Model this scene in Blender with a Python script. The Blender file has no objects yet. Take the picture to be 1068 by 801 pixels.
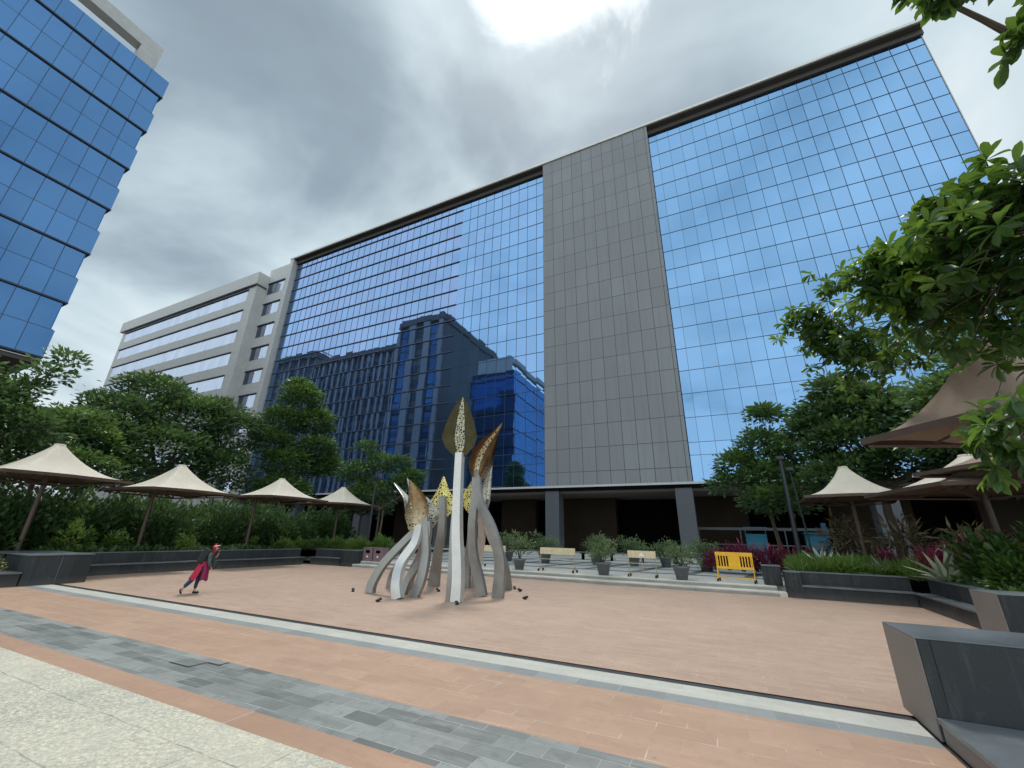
import bpy, bmesh, math, random
import numpy as np
from mathutils import Vector, Matrix
S = bpy.context.scene
COL = S.collection
R = math.radians
rng = np.random.default_rng(7)
random.seed(7)

# ------------------------------------------------------------------ tagging / objects
def tag(o, label=None, cat=None, group=None, kind=None):
    if label: o['label'] = label
    if cat: o['category'] = cat
    if group: o['group'] = group
    if kind: o['kind'] = kind
    return o
def empty(name, loc=(0, 0, 0), rz=0, label=None, cat=None, group=None):
    o = bpy.data.objects.new(name, None); COL.objects.link(o)
    o.location = loc; o.rotation_euler = (0, 0, rz); o.empty_display_size = .3
    return tag(o, label, cat, group)
def link(name, me, m=None, parent=None, loc=None):
    o = bpy.data.objects.new(name, me); COL.objects.link(o)
    if m is not None and not me.materials: me.materials.append(m)
    if parent is not None: o.parent = parent
    if loc: o.location = loc
    return o
def copy_tree(o, parent=None):
    c = o.copy(); COL.objects.link(c); c.parent = parent
    for ch in list(o.children): copy_tree(ch, c)
    return c

class MB:
    """collects shapes into one mesh"""
    def __init__(s): s.v = []; s.f = []; s.sm = []; s.attr = []
    def add(s, vs, fs, smooth=False, a=0.0):
        n = len(s.v); s.v += [tuple(p) for p in vs]
        for f in fs: s.f.append([i + n for i in f]); s.sm.append(smooth); s.attr.append(a)
    def box(s, x0, x1, y0, y1, z0, z1, a=0.0):
        vs = [(x0,y0,z0),(x1,y0,z0),(x1,y1,z0),(x0,y1,z0),(x0,y0,z1),(x1,y0,z1),(x1,y1,z1),(x0,y1,z1)]
        s.add(vs, [(0,3,2,1),(4,5,6,7),(0,1,5,4),(1,2,6,5),(2,3,7,6),(3,0,4,7)], False, a)
    def bar(s, p, q, w, h=None, up=(0, 0, 1)):
        h = h or w; p = Vector(p); q = Vector(q); d = (q - p).normalized(); up = Vector(up)
        if abs(d.dot(up)) > .98: up = Vector((1, 0, 0))
        a = d.cross(up).normalized() * (w / 2); b = a.cross(d).normalized() * (h / 2)
        vs = [p-a-b, p+a-b, p+a+b, p-a+b, q-a-b, q+a-b, q+a+b, q-a+b]
        s.add(vs, [(0,1,2,3),(7,6,5,4),(0,4,5,1),(1,5,6,2),(2,6,7,3),(3,7,4,0)])
    def tube(s, pts, rad, n=8, caps=True, smooth=True):
        pts = [Vector(p) for p in pts]
        if not hasattr(rad, '__len__'): rad = [rad] * len(pts)
        vs = []; ref = None
        for i, p in enumerate(pts):
            d = (pts[min(i+1, len(pts)-1)] - pts[max(i-1, 0)]).normalized()
            if ref is None: ref = Vector((0, 0, 1)) if abs(d.z) < .9 else Vector((1, 0, 0))
            a = d.cross(ref).normalized(); b = a.cross(d).normalized(); ref = b
            for k in range(n):
                t = 2 * math.pi * k / n
                vs.append(p + (a * math.cos(t) + b * math.sin(t)) * rad[i])
        fs = []
        for i in range(len(pts) - 1):
            for k in range(n):
                k2 = (k + 1) % n
                fs.append((i*n+k, i*n+k2, (i+1)*n+k2, (i+1)*n+k))
        s.add(vs, fs, smooth)
        if caps:
            s.add([vs[k] for k in range(n)], [tuple(range(n))[::-1]]); s.add([vs[-n+k] for k in range(n)], [tuple(range(n))])
    def lathe(s, prof, c=(0, 0, 0), n=20, smooth=True):
        vs = []; fs = []
        for (r, z) in prof:
            for k in range(n):
                t = 2*math.pi*k/n; vs.append((c[0]+r*math.cos(t), c[1]+r*math.sin(t), c[2]+z))
        for i in range(len(prof)-1):
            for k in range(n):
                k2 = (k+1) % n; fs.append((i*n+k, i*n+k2, (i+1)*n+k2, (i+1)*n+k))
        s.add(vs, fs, smooth)
    def mesh(s, name, attr=False):
        me = bpy.data.meshes.new(name); me.from_pydata(s.v, [], s.f); me.update()
        me.polygons.foreach_set('use_smooth', s.sm)
        if attr:
            at = me.attributes.new('tone', 'FLOAT', 'FACE'); at.data.foreach_set('value', s.attr)
        return me
    def build(s, name, m, parent=None, attr=False, bevel=0):
        me = s.mesh(name, attr)
        o = link(name, me, m, parent)
        if bevel:
            b = o.modifiers.new('bevel', 'BEVEL'); b.width = bevel; b.segments = 2; b.limit_method = 'ANGLE'
        return o

# ------------------------------------------------------------------ materials
def mat(name):
    m = bpy.data.materials.new(name); m.use_nodes = True
    nt = m.node_tree; nt.nodes.clear()
    return m, nt
def N(nt, t, **kw):
    n = nt.nodes.new(t)
    for k, v in kw.items():
        if k.startswith('i_'):
            key = k[2:].replace('_', ' ')
            n.inputs[key].default_value = v
        else: setattr(n, k, v)
    return n
def c4(c): return (c[0], c[1], c[2], 1)
def mixc(nt, fac, a, b, mode='MIX'):
    n = nt.nodes.new('ShaderNodeMix'); n.data_type = 'RGBA'; n.blend_type = mode; n.clamp_factor = True
    for sock, v in ((n.inputs[0], fac), (n.inputs[6], a), (n.inputs[7], b)):
        if hasattr(v, 'is_output'): nt.links.new(v, sock)
        elif isinstance(v, (tuple, list)): sock.default_value = c4(v)
        else: sock.default_value = v
    return n.outputs[2]
def mth(nt, op, a, b=None, c=None):
    n = nt.nodes.new('ShaderNodeMath'); n.operation = op
    for i, v in enumerate((a, b, c)):
        if v is None: continue
        if hasattr(v, 'is_output'): nt.links.new(v, n.inputs[i])
        else: n.inputs[i].default_value = v
    return n.outputs[0]
def mapr(nt, v, a, b, c, d, smooth=False):
    n = nt.nodes.new('ShaderNodeMapRange'); nt.links.new(v, n.inputs[0])
    if smooth: n.interpolation_type = 'SMOOTHSTEP'
    for i, x in enumerate((a, b, c, d)): n.inputs[i+1].default_value = x
    return n.outputs[0]
def noise(nt, vec, scale, detail=4, rough=.55, dist=0.0):
    n = N(nt, 'ShaderNodeTexNoise'); n.inputs['Scale'].default_value = scale; n.inputs['Detail'].default_value = detail
    n.inputs['Roughness'].default_value = rough; n.inputs['Distortion'].default_value = dist
    if vec is not None: nt.links.new(vec, n.inputs['Vector'])
    return n.outputs['Fac']
def out(nt, sh):
    o = nt.nodes.new('ShaderNodeOutputMaterial'); nt.links.new(sh, o.inputs[0])
def pbsdf(nt, col, rough=.6, metal=0.0, bump=None, bd=.01, spec=.5):
    p = nt.nodes.new('ShaderNodeBsdfPrincipled')
    for key, v in (('Base Color', col), ('Roughness', rough), ('Metallic', metal), ('Specular IOR Level', spec)):
        if hasattr(v, 'is_output'): nt.links.new(v, p.inputs[key])
        elif isinstance(v, (tuple, list)): p.inputs[key].default_value = c4(v)
        else: p.inputs[key].default_value = v
    if bump is not None:
        b = nt.nodes.new('ShaderNodeBump'); b.inputs['Distance'].default_value = bd; b.inputs['Strength'].default_value = .6
        nt.links.new(bump, b.inputs['Height']); nt.links.new(b.outputs[0], p.inputs['Normal'])
    return p.outputs[0]
def geo_pos(nt): return nt.nodes.new('ShaderNodeNewGeometry').outputs['Position']
def obj_co(nt): return nt.nodes.new('ShaderNodeTexCoord').outputs['Object']

def simple(name, col, rough=.6, metal=0.0, var=.18, scale=3.0, bump=.004, spec=.5, dark=None, fine=True):
    """painted / stone / fabric surface with broad mottling, fine grain and grime"""
    m, nt = mat(name); co = obj_co(nt)
    n1 = noise(nt, co, scale, 6, .6); n2 = noise(nt, co, scale * 14, 3)
    lo = tuple(x * (1 - var) for x in col) if dark is None else dark; hi = tuple(min(1, x * (1 + var)) for x in col)
    c = mixc(nt, mapr(nt, n1, .3, .7, 0, 1), lo, hi)
    c = mixc(nt, mapr(nt, n2, .35, .65, 0, .25), c, tuple(x * .6 for x in col))
    rr = mapr(nt, n1, .3, .7, rough * .85, min(1, rough * 1.15))
    out(nt, pbsdf(nt, c, rr, metal, n2 if bump else None, bump or .001, spec))
    return m

def paver(name, c1, c2, mortar, bw, bh, msize=.008, rot=0, rough=.55, mvar=True, stain=.35, off=.5, bump=.003, light=None):
    m, nt = mat(name); pos = geo_pos(nt)
    mp = N(nt, 'ShaderNodeMapping'); nt.links.new(pos, mp.inputs[0]); mp.inputs['Rotation'].default_value = (0, 0, rot)
    br = N(nt, 'ShaderNodeTexBrick'); nt.links.new(mp.outputs[0], br.inputs['Vector']); br.offset = off
    br.inputs['Color1'].default_value = c4(c1); br.inputs['Color2'].default_value = c4(c2); br.inputs['Mortar'].default_value = c4(c1)
    br.inputs['Scale'].default_value = 1; br.inputs['Mortar Size'].default_value = msize; br.inputs['Mortar Smooth'].default_value = .2
    br.inputs['Brick Width'].default_value = bw; br.inputs['Row Height'].default_value = bh; br.inputs['Bias'].default_value = 0
    big = noise(nt, pos, .45, 5, .6); mid = noise(nt, pos, 2.3, 6, .65, .4); fine = noise(nt, pos, 60, 4, .7)
    # streaks dragged along the long side of the slabs
    ms = N(nt, 'ShaderNodeMapping'); nt.links.new(pos, ms.inputs[0]); ms.inputs['Scale'].default_value = (.5, 4.2, 1)
    streak = noise(nt, ms.outputs[0], 1.6, 5, .7)
    c = br.outputs['Color']
    c = mixc(nt, mapr(nt, big, .35, .7, 0, stain), c, tuple(x * .72 for x in c2))
    c = mixc(nt, mapr(nt, streak, .5, .75, 0, stain * 1.3), c, light or tuple(min(1, x * 1.3) for x in c1))
    c = mixc(nt, mapr(nt, mid, .55, .8, 0, stain), c, tuple(x * .6 for x in c1))
    c = mixc(nt, mapr(nt, fine, .35, .7, 0, .22), c, tuple(x * .55 for x in c2))
    mm = mth(nt, 'MULTIPLY', br.outputs['Fac'], mapr(nt, noise(nt, pos, 1.7, 4, .6), .50, .62, .05, .9)) if mvar else br.outputs['Fac']
    c = mixc(nt, mm, c, mortar)
    vo = N(nt, 'ShaderNodeTexVoronoi'); vo.inputs['Scale'].default_value = 1.9; nt.links.new(pos, vo.inputs['Vector'])
    c = mixc(nt, mapr(nt, vo.outputs['Distance'], .03, .055, .55, 0), c, tuple(x * .45 for x in c1))
    vo2 = N(nt, 'ShaderNodeTexVoronoi'); vo2.inputs['Scale'].default_value = .8; nt.links.new(pos, vo2.inputs['Vector'])
    c = mixc(nt, mapr(nt, vo2.outputs['Distance'], .012, .02, .7, 0), c, (.75, .74, .7))
    blot = noise(nt, pos, 6.5, 5, .7, .8)
    c = mixc(nt, mapr(nt, blot, .52, .68, 0, stain * .8), c, tuple(x * .62 for x in c2))
    h = mth(nt, 'SUBTRACT', fine, mth(nt, 'MULTIPLY', br.outputs['Fac'], 1.5))
    rr = mapr(nt, mid, .3, .7, rough * .8, rough * 1.25)
    out(nt, pbsdf(nt, c, rr, 0, h, bump))
    return m

def glass_mat(name, tint, refl_rough=.015, purple=0.0, wave=.25, wscale=.5, dark=(.01, .03, .07), amount=.9):
    """mirror-coated curtain wall glass: tinted reflection over a dark interior, one shade per pane"""
    m, nt = mat(name); pos = geo_pos(nt)
    at = N(nt, 'ShaderNodeAttribute', attribute_name='tone').outputs['Fac']
    big = noise(nt, pos, .07, 3)
    t1 = mixc(nt, mapr(nt, at, 0, 1, 0, 1), tuple(x * .91 for x in tint), tuple(min(1, x * 1.06) for x in tint))
    t1 = mixc(nt, mapr(nt, big, .35, .65, 0, .3), t1, tuple(x * .8 for x in tint))
    if purple:
        t1 = mixc(nt, mapr(nt, noise(nt, pos, .25, 2), .4, .62, 0, purple), t1, (tint[0] * 1.7, tint[1] * .98, tint[2] * .98))
    g = N(nt, 'ShaderNodeBsdfGlossy'); g.inputs['Roughness'].default_value = refl_rough; nt.links.new(t1, g.inputs['Color'])
    d = pbsdf(nt, dark, .3)
    wv = noise(nt, pos, wscale, 2, .4)
    b = N(nt, 'ShaderNodeBump'); b.inputs['Distance'].default_value = .02 * wave; b.inputs['Strength'].default_value = 1
    nt.links.new(wv, b.inputs['Height']); nt.links.new(b.outputs[0], g.inputs['Normal'])
    mx = N(nt, 'ShaderNodeMixShader'); mx.inputs[0].default_value = amount
    nt.links.new(d, mx.inputs[1]); nt.links.new(g.outputs[0], mx.inputs[2])
    out(nt, mx.outputs[0])
    return m

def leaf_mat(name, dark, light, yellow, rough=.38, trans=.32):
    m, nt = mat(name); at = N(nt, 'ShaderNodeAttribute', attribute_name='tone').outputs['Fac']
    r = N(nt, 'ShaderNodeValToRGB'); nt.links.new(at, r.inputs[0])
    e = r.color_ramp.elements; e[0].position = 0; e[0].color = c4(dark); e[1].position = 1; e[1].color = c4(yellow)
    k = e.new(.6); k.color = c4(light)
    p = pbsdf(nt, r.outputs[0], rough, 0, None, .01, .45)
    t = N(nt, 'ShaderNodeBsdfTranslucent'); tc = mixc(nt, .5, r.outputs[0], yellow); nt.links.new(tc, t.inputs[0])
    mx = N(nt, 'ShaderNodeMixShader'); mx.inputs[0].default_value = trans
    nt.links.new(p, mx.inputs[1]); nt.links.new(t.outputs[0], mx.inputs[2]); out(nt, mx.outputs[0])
    return m

def panel_mat(name, col, bw, bh, x0, z0, joint=(.05, .05, .055), rough=.45, var=.06):
    """cladding panels on an XZ wall"""
    m, nt = mat(name); pos = geo_pos(nt)
    sx = N(nt, 'ShaderNodeSeparateXYZ'); nt.links.new(pos, sx.inputs[0])
    cx = N(nt, 'ShaderNodeCombineXYZ')
    nt.links.new(mth(nt, 'SUBTRACT', sx.outputs[0], x0), cx.inputs[0]); nt.links.new(mth(nt, 'SUBTRACT', sx.outputs[2], z0), cx.inputs[1])
    br = N(nt, 'ShaderNodeTexBrick'); nt.links.new(cx.outputs[0], br.inputs['Vector']); br.offset = 0
    br.inputs['Color1'].default_value = c4(tuple(x * (1 - var) for x in col)); br.inputs['Color2'].default_value = c4(tuple(x * (1 + var) for x in col))
    br.inputs['Mortar'].default_value = c4(joint); br.inputs['Scale'].default_value = 1; br.inputs['Mortar Size'].default_value = .035
    br.inputs['Brick Width'].default_value = bw; br.inputs['Row Height'].default_value = bh; br.inputs['Mortar Smooth'].default_value = .1
    n1 = noise(nt, pos, .12, 5); n2 = noise(nt, pos, 1.2, 5)
    c = mixc(nt, mapr(nt, n1, .35, .65, 0, .3), br.outputs['Color'], tuple(x * .75 for x in col))
    mp = N(nt, 'ShaderNodeMapping'); nt.links.new(pos, mp.inputs[0]); mp.inputs['Scale'].default_value = (2.5, 1, .12)
    c = mixc(nt, mapr(nt, noise(nt, mp.outputs[0], 1, 4), .5, .75, 0, .4), c, tuple(x * .66 for x in col))
    out(nt, pbsdf(nt, c, rough, 0, mth(nt, 'MULTIPLY', br.outputs['Fac'], -1), .01, .4))
    return m

def perf_mat(name, col, hole=7.0, fill=.5, edge=(.9, .75, .3), rough=.32, metal=.85):
    """laser-cut metal sheet: irregular holes"""
    m, nt = mat(name); co = obj_co(nt)
    v = N(nt, 'ShaderNodeTexVoronoi'); v.feature = 'DISTANCE_TO_EDGE'; v.inputs['Scale'].default_value = hole; nt.links.new(co, v.inputs['Vector'])
    at = N(nt, 'ShaderNodeAttribute', attribute_name='tone').outputs['Fac']
    lim = mapr(nt, at, 0, 1, .42, fill * .25)
    holes = mth(nt, 'GREATER_THAN', v.outputs['Distance'], lim)
    c = mixc(nt, mapr(nt, noise(nt, co, 2.5, 4), .3, .7, 0, 1), col, tuple(x * .55 for x in col))
    c = mixc(nt, mapr(nt, at, .45, 1, 0, .8), c, edge)
    p = pbsdf(nt, c, rough, metal)
    t = N(nt, 'ShaderNodeBsdfTransparent'); mx = N(nt, 'ShaderNodeMixShader')
    nt.links.new(holes, mx.inputs[0]); nt.links.new(p, mx.inputs[1]); nt.links.new(t.outputs[0], mx.inputs[2]); out(nt, mx.outputs[0])
    return m

M = {}
M['red'] = paver('red_pavers_near', (.47, .305, .215), (.41, .26, .18), (.60, .50, .40), .6, .3, .006, stain=.3)
M['red_border'] = paver('red_border_slabs', (.44, .275, .19), (.40, .245, .165), (.62, .52, .42), 1.1, 30, .005, stain=.35)
M['plaza'] = paver('red_pavers_plaza', (.485, .335, .25), (.42, .285, .21), (.54, .43, .34), .6, .15, .007, stain=.38, light=(.62, .47, .37))
M['slate'] = paver('slate_slabs', (.35, .36, .345), (.13, .14, .135), (.45, .45, .42), .5, .2425, .005, stain=.5, light=(.37, .38, .36))
M['slate2'] = paver('slate_edging', (.29, .305, .30), (.22, .235, .235), (.4, .4, .38), .6, .4, .006, stain=.25)
M['white_band'] = paver('white_band', (.54, .53, .47), (.48, .47, .42), (.4, .4, .36), .3, .5, .006, stain=.3)
M['far'] = paver('far_slabs', (.62, .60, .55), (.56, .54, .49), (.30, .29, .27), .9, .9, .012, stain=.4)
M['darkpave'] = paver('dark_slabs', (.20, .20, .20), (.16, .16, .165), (.3, .3, .29), .6, .6, .01)
M['tread'] = simple('pale_step_stone', (.60, .57, .50), .6, 0, .15, 1.5)
M['riser'] = simple('shaded_step_stone', (.30, .29, .26), .7, 0, .2, 1.5)  # darkened step stone: shade on the step fronts put into the colour
M['drain'] = simple('dark_drain', (.035, .035, .04), .5, 0, .3, 6)
def granite():
    m, nt = mat('rough_white_granite'); pos = geo_pos(nt)
    f = noise(nt, pos, 24, 7, .85); g = noise(nt, pos, 2.4, 8, .78, .8); h = noise(nt, pos, .55, 5, .6); r_ = noise(nt, pos, 7, 6, .8, 1.0)
    c = mixc(nt, mapr(nt, f, .40, .6, 0, 1), (.30, .285, .23), (.84, .79, .64))
    c = mixc(nt, mapr(nt, r_, .48, .62, 0, .5), c, (.36, .345, .29))
    c = mixc(nt, mapr(nt, g, .50, .62, 0, .6), c, (.38, .38, .34))
    wv = mth(nt, 'ABSOLUTE', mth(nt, 'SUBTRACT', noise(nt, pos, 1.3, 6, .7, 1.2), .5))
    c = mixc(nt, mapr(nt, wv, .0, .012, .5, 0), c, (.16, .16, .14))
    c = mixc(nt, mapr(nt, h, .42, .68, 0, .45), c, (.66, .61, .48))
    wm = N(nt, 'ShaderNodeVectorMath', operation='ADD'); nt.links.new(pos, wm.inputs[0])
    ws = N(nt, 'ShaderNodeVectorMath', operation='SCALE'); nz_ = N(nt, 'ShaderNodeTexNoise'); nz_.inputs['Scale'].default_value = 3; nz_.inputs['Detail'].default_value = 5; nt.links.new(pos, nz_.inputs['Vector'])
    nt.links.new(nz_.outputs['Color'], ws.inputs[0]); ws.inputs['Scale'].default_value = .06; nt.links.new(ws.outputs[0], wm.inputs[1])
    br = N(nt, 'ShaderNodeTexBrick'); nt.links.new(wm.outputs[0], br.inputs['Vector']); br.inputs['Scale'].default_value = 1; br.offset = .5
    br.inputs['Brick Width'].default_value = 1.5; br.inputs['Row Height'].default_value = .75; br.inputs['Mortar Size'].default_value = .012; br.inputs['Mortar Smooth'].default_value = .6
    c = mixc(nt, mth(nt, 'MULTIPLY', br.outputs['Fac'], mapr(nt, g, .38, .58, .0, .75)), c, (.2, .2, .18))
    hh = mth(nt, 'ADD', mth(nt, 'MULTIPLY', f, .8), mth(nt, 'MULTIPLY', r_, 2.2))
    out(nt, pbsdf(nt, c, .75, 0, hh, .022, .35)); return m
M['granite'] = granite()
M['soil'] = simple('soil', (.07, .055, .04), .95, 0, .3, 4, .02)
_unused = simple('dark_granite_wall', (.036, .041, .045), .4, 0, .2, 1.3, .0015, .5)
def wall_mat():
    m, nt = mat('dark_granite_slabs'); pos = geo_pos(nt)
    sx = N(nt, 'ShaderNodeSeparateXYZ'); nt.links.new(pos, sx.inputs[0]); cx = N(nt, 'ShaderNodeCombineXYZ')
    nt.links.new(mth(nt, 'ADD', sx.outputs[0], sx.outputs[1]), cx.inputs[0]); nt.links.new(mth(nt, 'ADD', sx.outputs[2], .3), cx.inputs[1])
    br = N(nt, 'ShaderNodeTexBrick'); nt.links.new(cx.outputs[0], br.inputs['Vector']); br.offset = 0
    br.inputs['Color1'].default_value = (.030, .035, .039, 1); br.inputs['Color2'].default_value = (.044, .049, .053, 1); br.inputs['Mortar'].default_value = (.012, .012, .012, 1)
    br.inputs['Scale'].default_value = 1; br.inputs['Mortar Size'].default_value = .006; br.inputs['Brick Width'].default_value = .95; br.inputs['Row Height'].default_value = 3
    mp = N(nt, 'ShaderNodeMapping'); nt.links.new(cx.outputs[0], mp.inputs[0]); mp.inputs['Scale'].default_value = (6, .7, 1)
    st = noise(nt, mp.outputs[0], 1.2, 5, .65); sc = noise(nt, pos, 3, 6, .7); fi = noise(nt, pos, 70, 3)
    c = mixc(nt, mapr(nt, st, .52, .75, 0, .6), br.outputs['Color'], (.10, .105, .105))
    c = mixc(nt, mapr(nt, sc, .60, .72, 0, .4), c, (.12, .12, .115))
    # dusty splash zone along the foot
    c = mixc(nt, mth(nt, 'MULTIPLY', mapr(nt, sx.outputs[2], .0, .22, .55, 0), sc), c, (.24, .20, .16))
    c = mixc(nt, mapr(nt, fi, .4, .65, 0, .25), c, (.015, .016, .018))
    out(nt, pbsdf(nt, c, mapr(nt, sc, .3, .7, .42, .6), 0, sc, .002, .22)); return m
M['wall'] = wall_mat()
M['wall_top'] = simple('honed_granite_top', (.135, .15, .162), .33, 0, .25, 1.7, .001, .5)
M['wall_face'] = simple('grey_brown_granite', (.20, .18, .17), .5, 0, .15, 1.5, .002)
def speck(m): pass
M['clad'] = panel_mat('grey_cladding', (.215, .225, .24), 1.53, 2.68, -17.46, .73)
M['white_clad'] = simple('pale_concrete', (.55, .55, .54), .7, 0, .06, .15, .002)
M['roof_edge'] = simple('pale_roof_edge', (.72, .71, .68), .6, 0, .1, .3, .002)
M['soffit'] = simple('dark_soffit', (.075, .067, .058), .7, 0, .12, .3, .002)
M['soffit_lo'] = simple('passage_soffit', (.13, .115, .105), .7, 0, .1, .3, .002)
M['slab'] = simple('pale_slab_edge', (.5, .5, .51), .5, 0, .08, .5, .002)
M['column'] = simple('grey_column_stone', (.075, .083, .095), .5, 0, .08, .5, .003)
M['brown_wall'] = simple('brown_wall', (.034, .025, .018), .8, 0, .2, .5, .002, .08)
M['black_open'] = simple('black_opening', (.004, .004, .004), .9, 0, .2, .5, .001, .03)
M['mullion'] = simple('dark_mullion', (.022, .035, .06), .5, 0, .1, 1, 0)
M['fin'] = simple('grey_blue_fin', (.06, .08, .13), .4, .2, .1, 1, 0)
M['glass_r'] = glass_mat('blue_mirror_glass_right', (.21, .375, .60), .012, 0, .16)
M['glass_m'] = glass_mat('blue_mirror_glass_middle', (.19, .345, .575), .012, .12, .16, dark=(.03,.07,.12))
M['glass_l'] = glass_mat('blue_mirror_glass_left', (.205, .33, .55), .012, .16, .18, dark=(.035,.06,.10))
M['glass_t'] = glass_mat('blue_tower_glass', (.105, .255, .52), .05, 0, .15, .4, dark=(.11, .20, .33), amount=.80)
M['glass_w'] = glass_mat('grey_blue_window', (.44, .50, .62), .10, 0, .2, dark=(.30, .33, .38), amount=.72)
M['steel'] = simple('brushed_steel', (.31, .305, .29), .42, .65, .18, 2.2, .001)
M['steel_b'] = simple('pale_steel', (.64, .63, .60), .38, .55, .12, 2.2, .001)
M['gold'] = perf_mat('cut_gold_sheet', (.92, .74, .10), 11, .62, (.95, .85, .35), .4, .15)
M['bronze'] = perf_mat('cut_bronze_sheet', (.27, .165, .08), 11, .75, (.62, .52, .34))
M['olive'] = perf_mat('olive_bronze_sheet', (.06, .05, .022), 13, .55, (.42, .39, .26))
M['silverperf'] = perf_mat('cut_steel_sheet', (.50, .48, .42), 13, .4, (.6, .58, .5))
M['canopy'] = simple('cream_canvas', (.61, .55, .46), .85, 0, .10, 1.2, .002, .2)
M['canopy_shaded'] = simple('shaded_cream_canvas', (.25, .185, .145), .85, 0, .12, 1.2, .002, .2)  # cream canvas in shade, with the shade put into its colour
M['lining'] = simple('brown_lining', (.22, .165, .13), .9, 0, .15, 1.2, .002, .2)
M['frame_brown'] = simple('brown_steel_post', (.085, .054, .042), .5, .1, .25, 3, .002)
M['pole'] = simple('black_pole', (.03, .036, .042), .4, .3, .2, 3, .001)
M['bark'] = simple('bark', (.10, .08, .06), .9, 0, .35, 5, .02)
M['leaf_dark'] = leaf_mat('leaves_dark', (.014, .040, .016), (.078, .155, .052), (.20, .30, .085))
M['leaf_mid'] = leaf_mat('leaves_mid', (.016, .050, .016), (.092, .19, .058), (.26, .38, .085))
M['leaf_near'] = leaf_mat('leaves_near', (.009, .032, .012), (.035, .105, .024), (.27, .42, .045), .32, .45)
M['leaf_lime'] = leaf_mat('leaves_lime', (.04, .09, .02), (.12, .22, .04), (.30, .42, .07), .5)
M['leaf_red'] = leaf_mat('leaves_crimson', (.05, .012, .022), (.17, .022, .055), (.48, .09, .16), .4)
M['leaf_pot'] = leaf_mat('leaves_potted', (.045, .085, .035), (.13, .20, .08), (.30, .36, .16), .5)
M['leaf_agave'] = leaf_mat('leaves_agave', (.10, .16, .11), (.24, .30, .22), (.52, .54, .40), .5, .1)
M['leaf_palm'] = leaf_mat('leaves_dry', (.09, .065, .03), (.17, .13, .07), (.26, .22, .12), .7, .2)
M['flower'] = leaf_mat('petals_yellow', (.5, .35, .02), (.75, .6, .05), (.9, .8, .3), .5)
M['pot'] = simple('grey_plastic_pot', (.15, .16, .17), .5, 0, .15, 4, .001)
M['cream_paint'] = simple('faded_cream_paint', (.66, .56, .36), .55, 0, .15, 5, .001)
M['tube_cream'] = simple('faded_tube_paint', (.40, .35, .25), .5, .1, .2, 5, .001)
M['yellow'] = simple('yellow_paint', (.85, .46, .015), .45, 0, .12, 4, .001)
M['white_paint'] = simple('white_paint', (.8, .8, .8), .5, 0, .05, 4, 0)
M['rubber'] = simple('black_rubber', (.02, .02, .02), .7, 0, .2, 8, 0)
M['bin'] = simple('mauve_bin_panel', (.20, .13, .145), .5, 0, .1, 4, .001)
M['cyan'] = simple('cyan_plastic', (.02, .20, .32), .5, 0, .1, 4, 0)
M['hill'] = simple('hazy_hill', (.22, .28, .28), .95, 0, .1, .02, 0)
M['skin'] = simple('skin', (.48, .30, .22), .55, 0, .06, 9, 0)
M['c_red'] = simple('crimson_cloth', (.45, .008, .045), .8, 0, .2, 9, .002)
M['c_pink'] = simple('magenta_cloth', (.24, .012, .07), .8, 0, .3, 9, .002)
M['c_denim'] = simple('navy_cloth', (.03, .045, .11), .85, 0, .25, 9, .002)
M['c_grey'] = simple('grey_green_cloth', (.07, .085, .08), .85, 0, .3, 9, .002)
M['c_black'] = simple('black_cloth', (.018, .02, .022), .8, 0, .3, 9, .002)
M['lamp_glass'] = simple('lamp_lens', (.25, .26, .27), .15, 0, .1, 9, 0)
M['debris'] = simple('dark_spotlight', (.02, .018, .016), .5, .2, .2, 9, .002)
M['stone_b'] = simple('grey_stone_building', (.15, .16, .17), .8, 0, .12, .1, 0)
M['stone_win'] = simple('dark_office_glass', (.045, .075, .12), .2, 0, .3, .3, 0)
M['stone_c'] = simple('pale_grey_pilaster', (.36, .40, .44), .8, 0, .12, .1, 0)

# ------------------------------------------------------------------ camera
cd = bpy.data.cameras.new('camera'); cam = bpy.data.objects.new('camera', cd); COL.objects.link(cam)
cam.matrix_world = Matrix(((0.90195737, 0.13229012, 0.41106232, 0), (0.43130088, -0.32287028, -0.84245732, 0), (0.02127102, 0.93715213, -0.34827207, 1.9), (0, 0, 0, 1)))
cd.lens = 36 * 425.7 / 1068; cd.sensor_width = 36; cd.clip_end = 6000; cd.clip_start = .05
S.camera = cam
S.view_settings.view_transform = 'Standard'; S.view_settings.look = 'None'; S.view_settings.exposure = 0

# ------------------------------------------------------------------ sun and sky
SUN = Vector((-.1412, .4112, .9005)).normalized()
elev = math.asin(SUN.z); az = math.atan2(SUN.x, SUN.y)
sl = bpy.data.lights.new('sun', 'SUN'); so = bpy.data.objects.new('sun', sl); COL.objects.link(so)
sl.energy = 1.85; sl.angle = R(11); sl.color = (1, .96, .90)
so.rotation_euler = SUN.to_track_quat('Z', 'Y').to_euler(); so.location = (0, 0, 60)

W = bpy.data.worlds.new("World"); S.world = W; W.use_nodes = True
nt = W.node_tree; nt.nodes.clear()
sky = N(nt, 'ShaderNodeTexSky'); sky.sky_type = 'NISHITA'; sky.sun_disc = False; sky.sun_elevation = elev; sky.sun_rotation = az
tc = N(nt, 'ShaderNodeTexCoord').outputs['Generated']
vn = N(nt, 'ShaderNodeVectorMath', operation='NORMALIZE'); nt.links.new(tc, vn.inputs[0]); D = vn.outputs[0]
sp = N(nt, 'ShaderNodeSeparateXYZ'); nt.links.new(D, sp.inputs[0]); X, Y, Z = sp.outputs
den = mth(nt, 'ADD', mth(nt, 'MAXIMUM', Z, 0), .22)
cb = N(nt, 'ShaderNodeCombineXYZ'); nt.links.new(mth(nt, 'DIVIDE', X, den), cb.inputs[0]); nt.links.new(mth(nt, 'DIVIDE', Y, den), cb.inputs[1])
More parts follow.
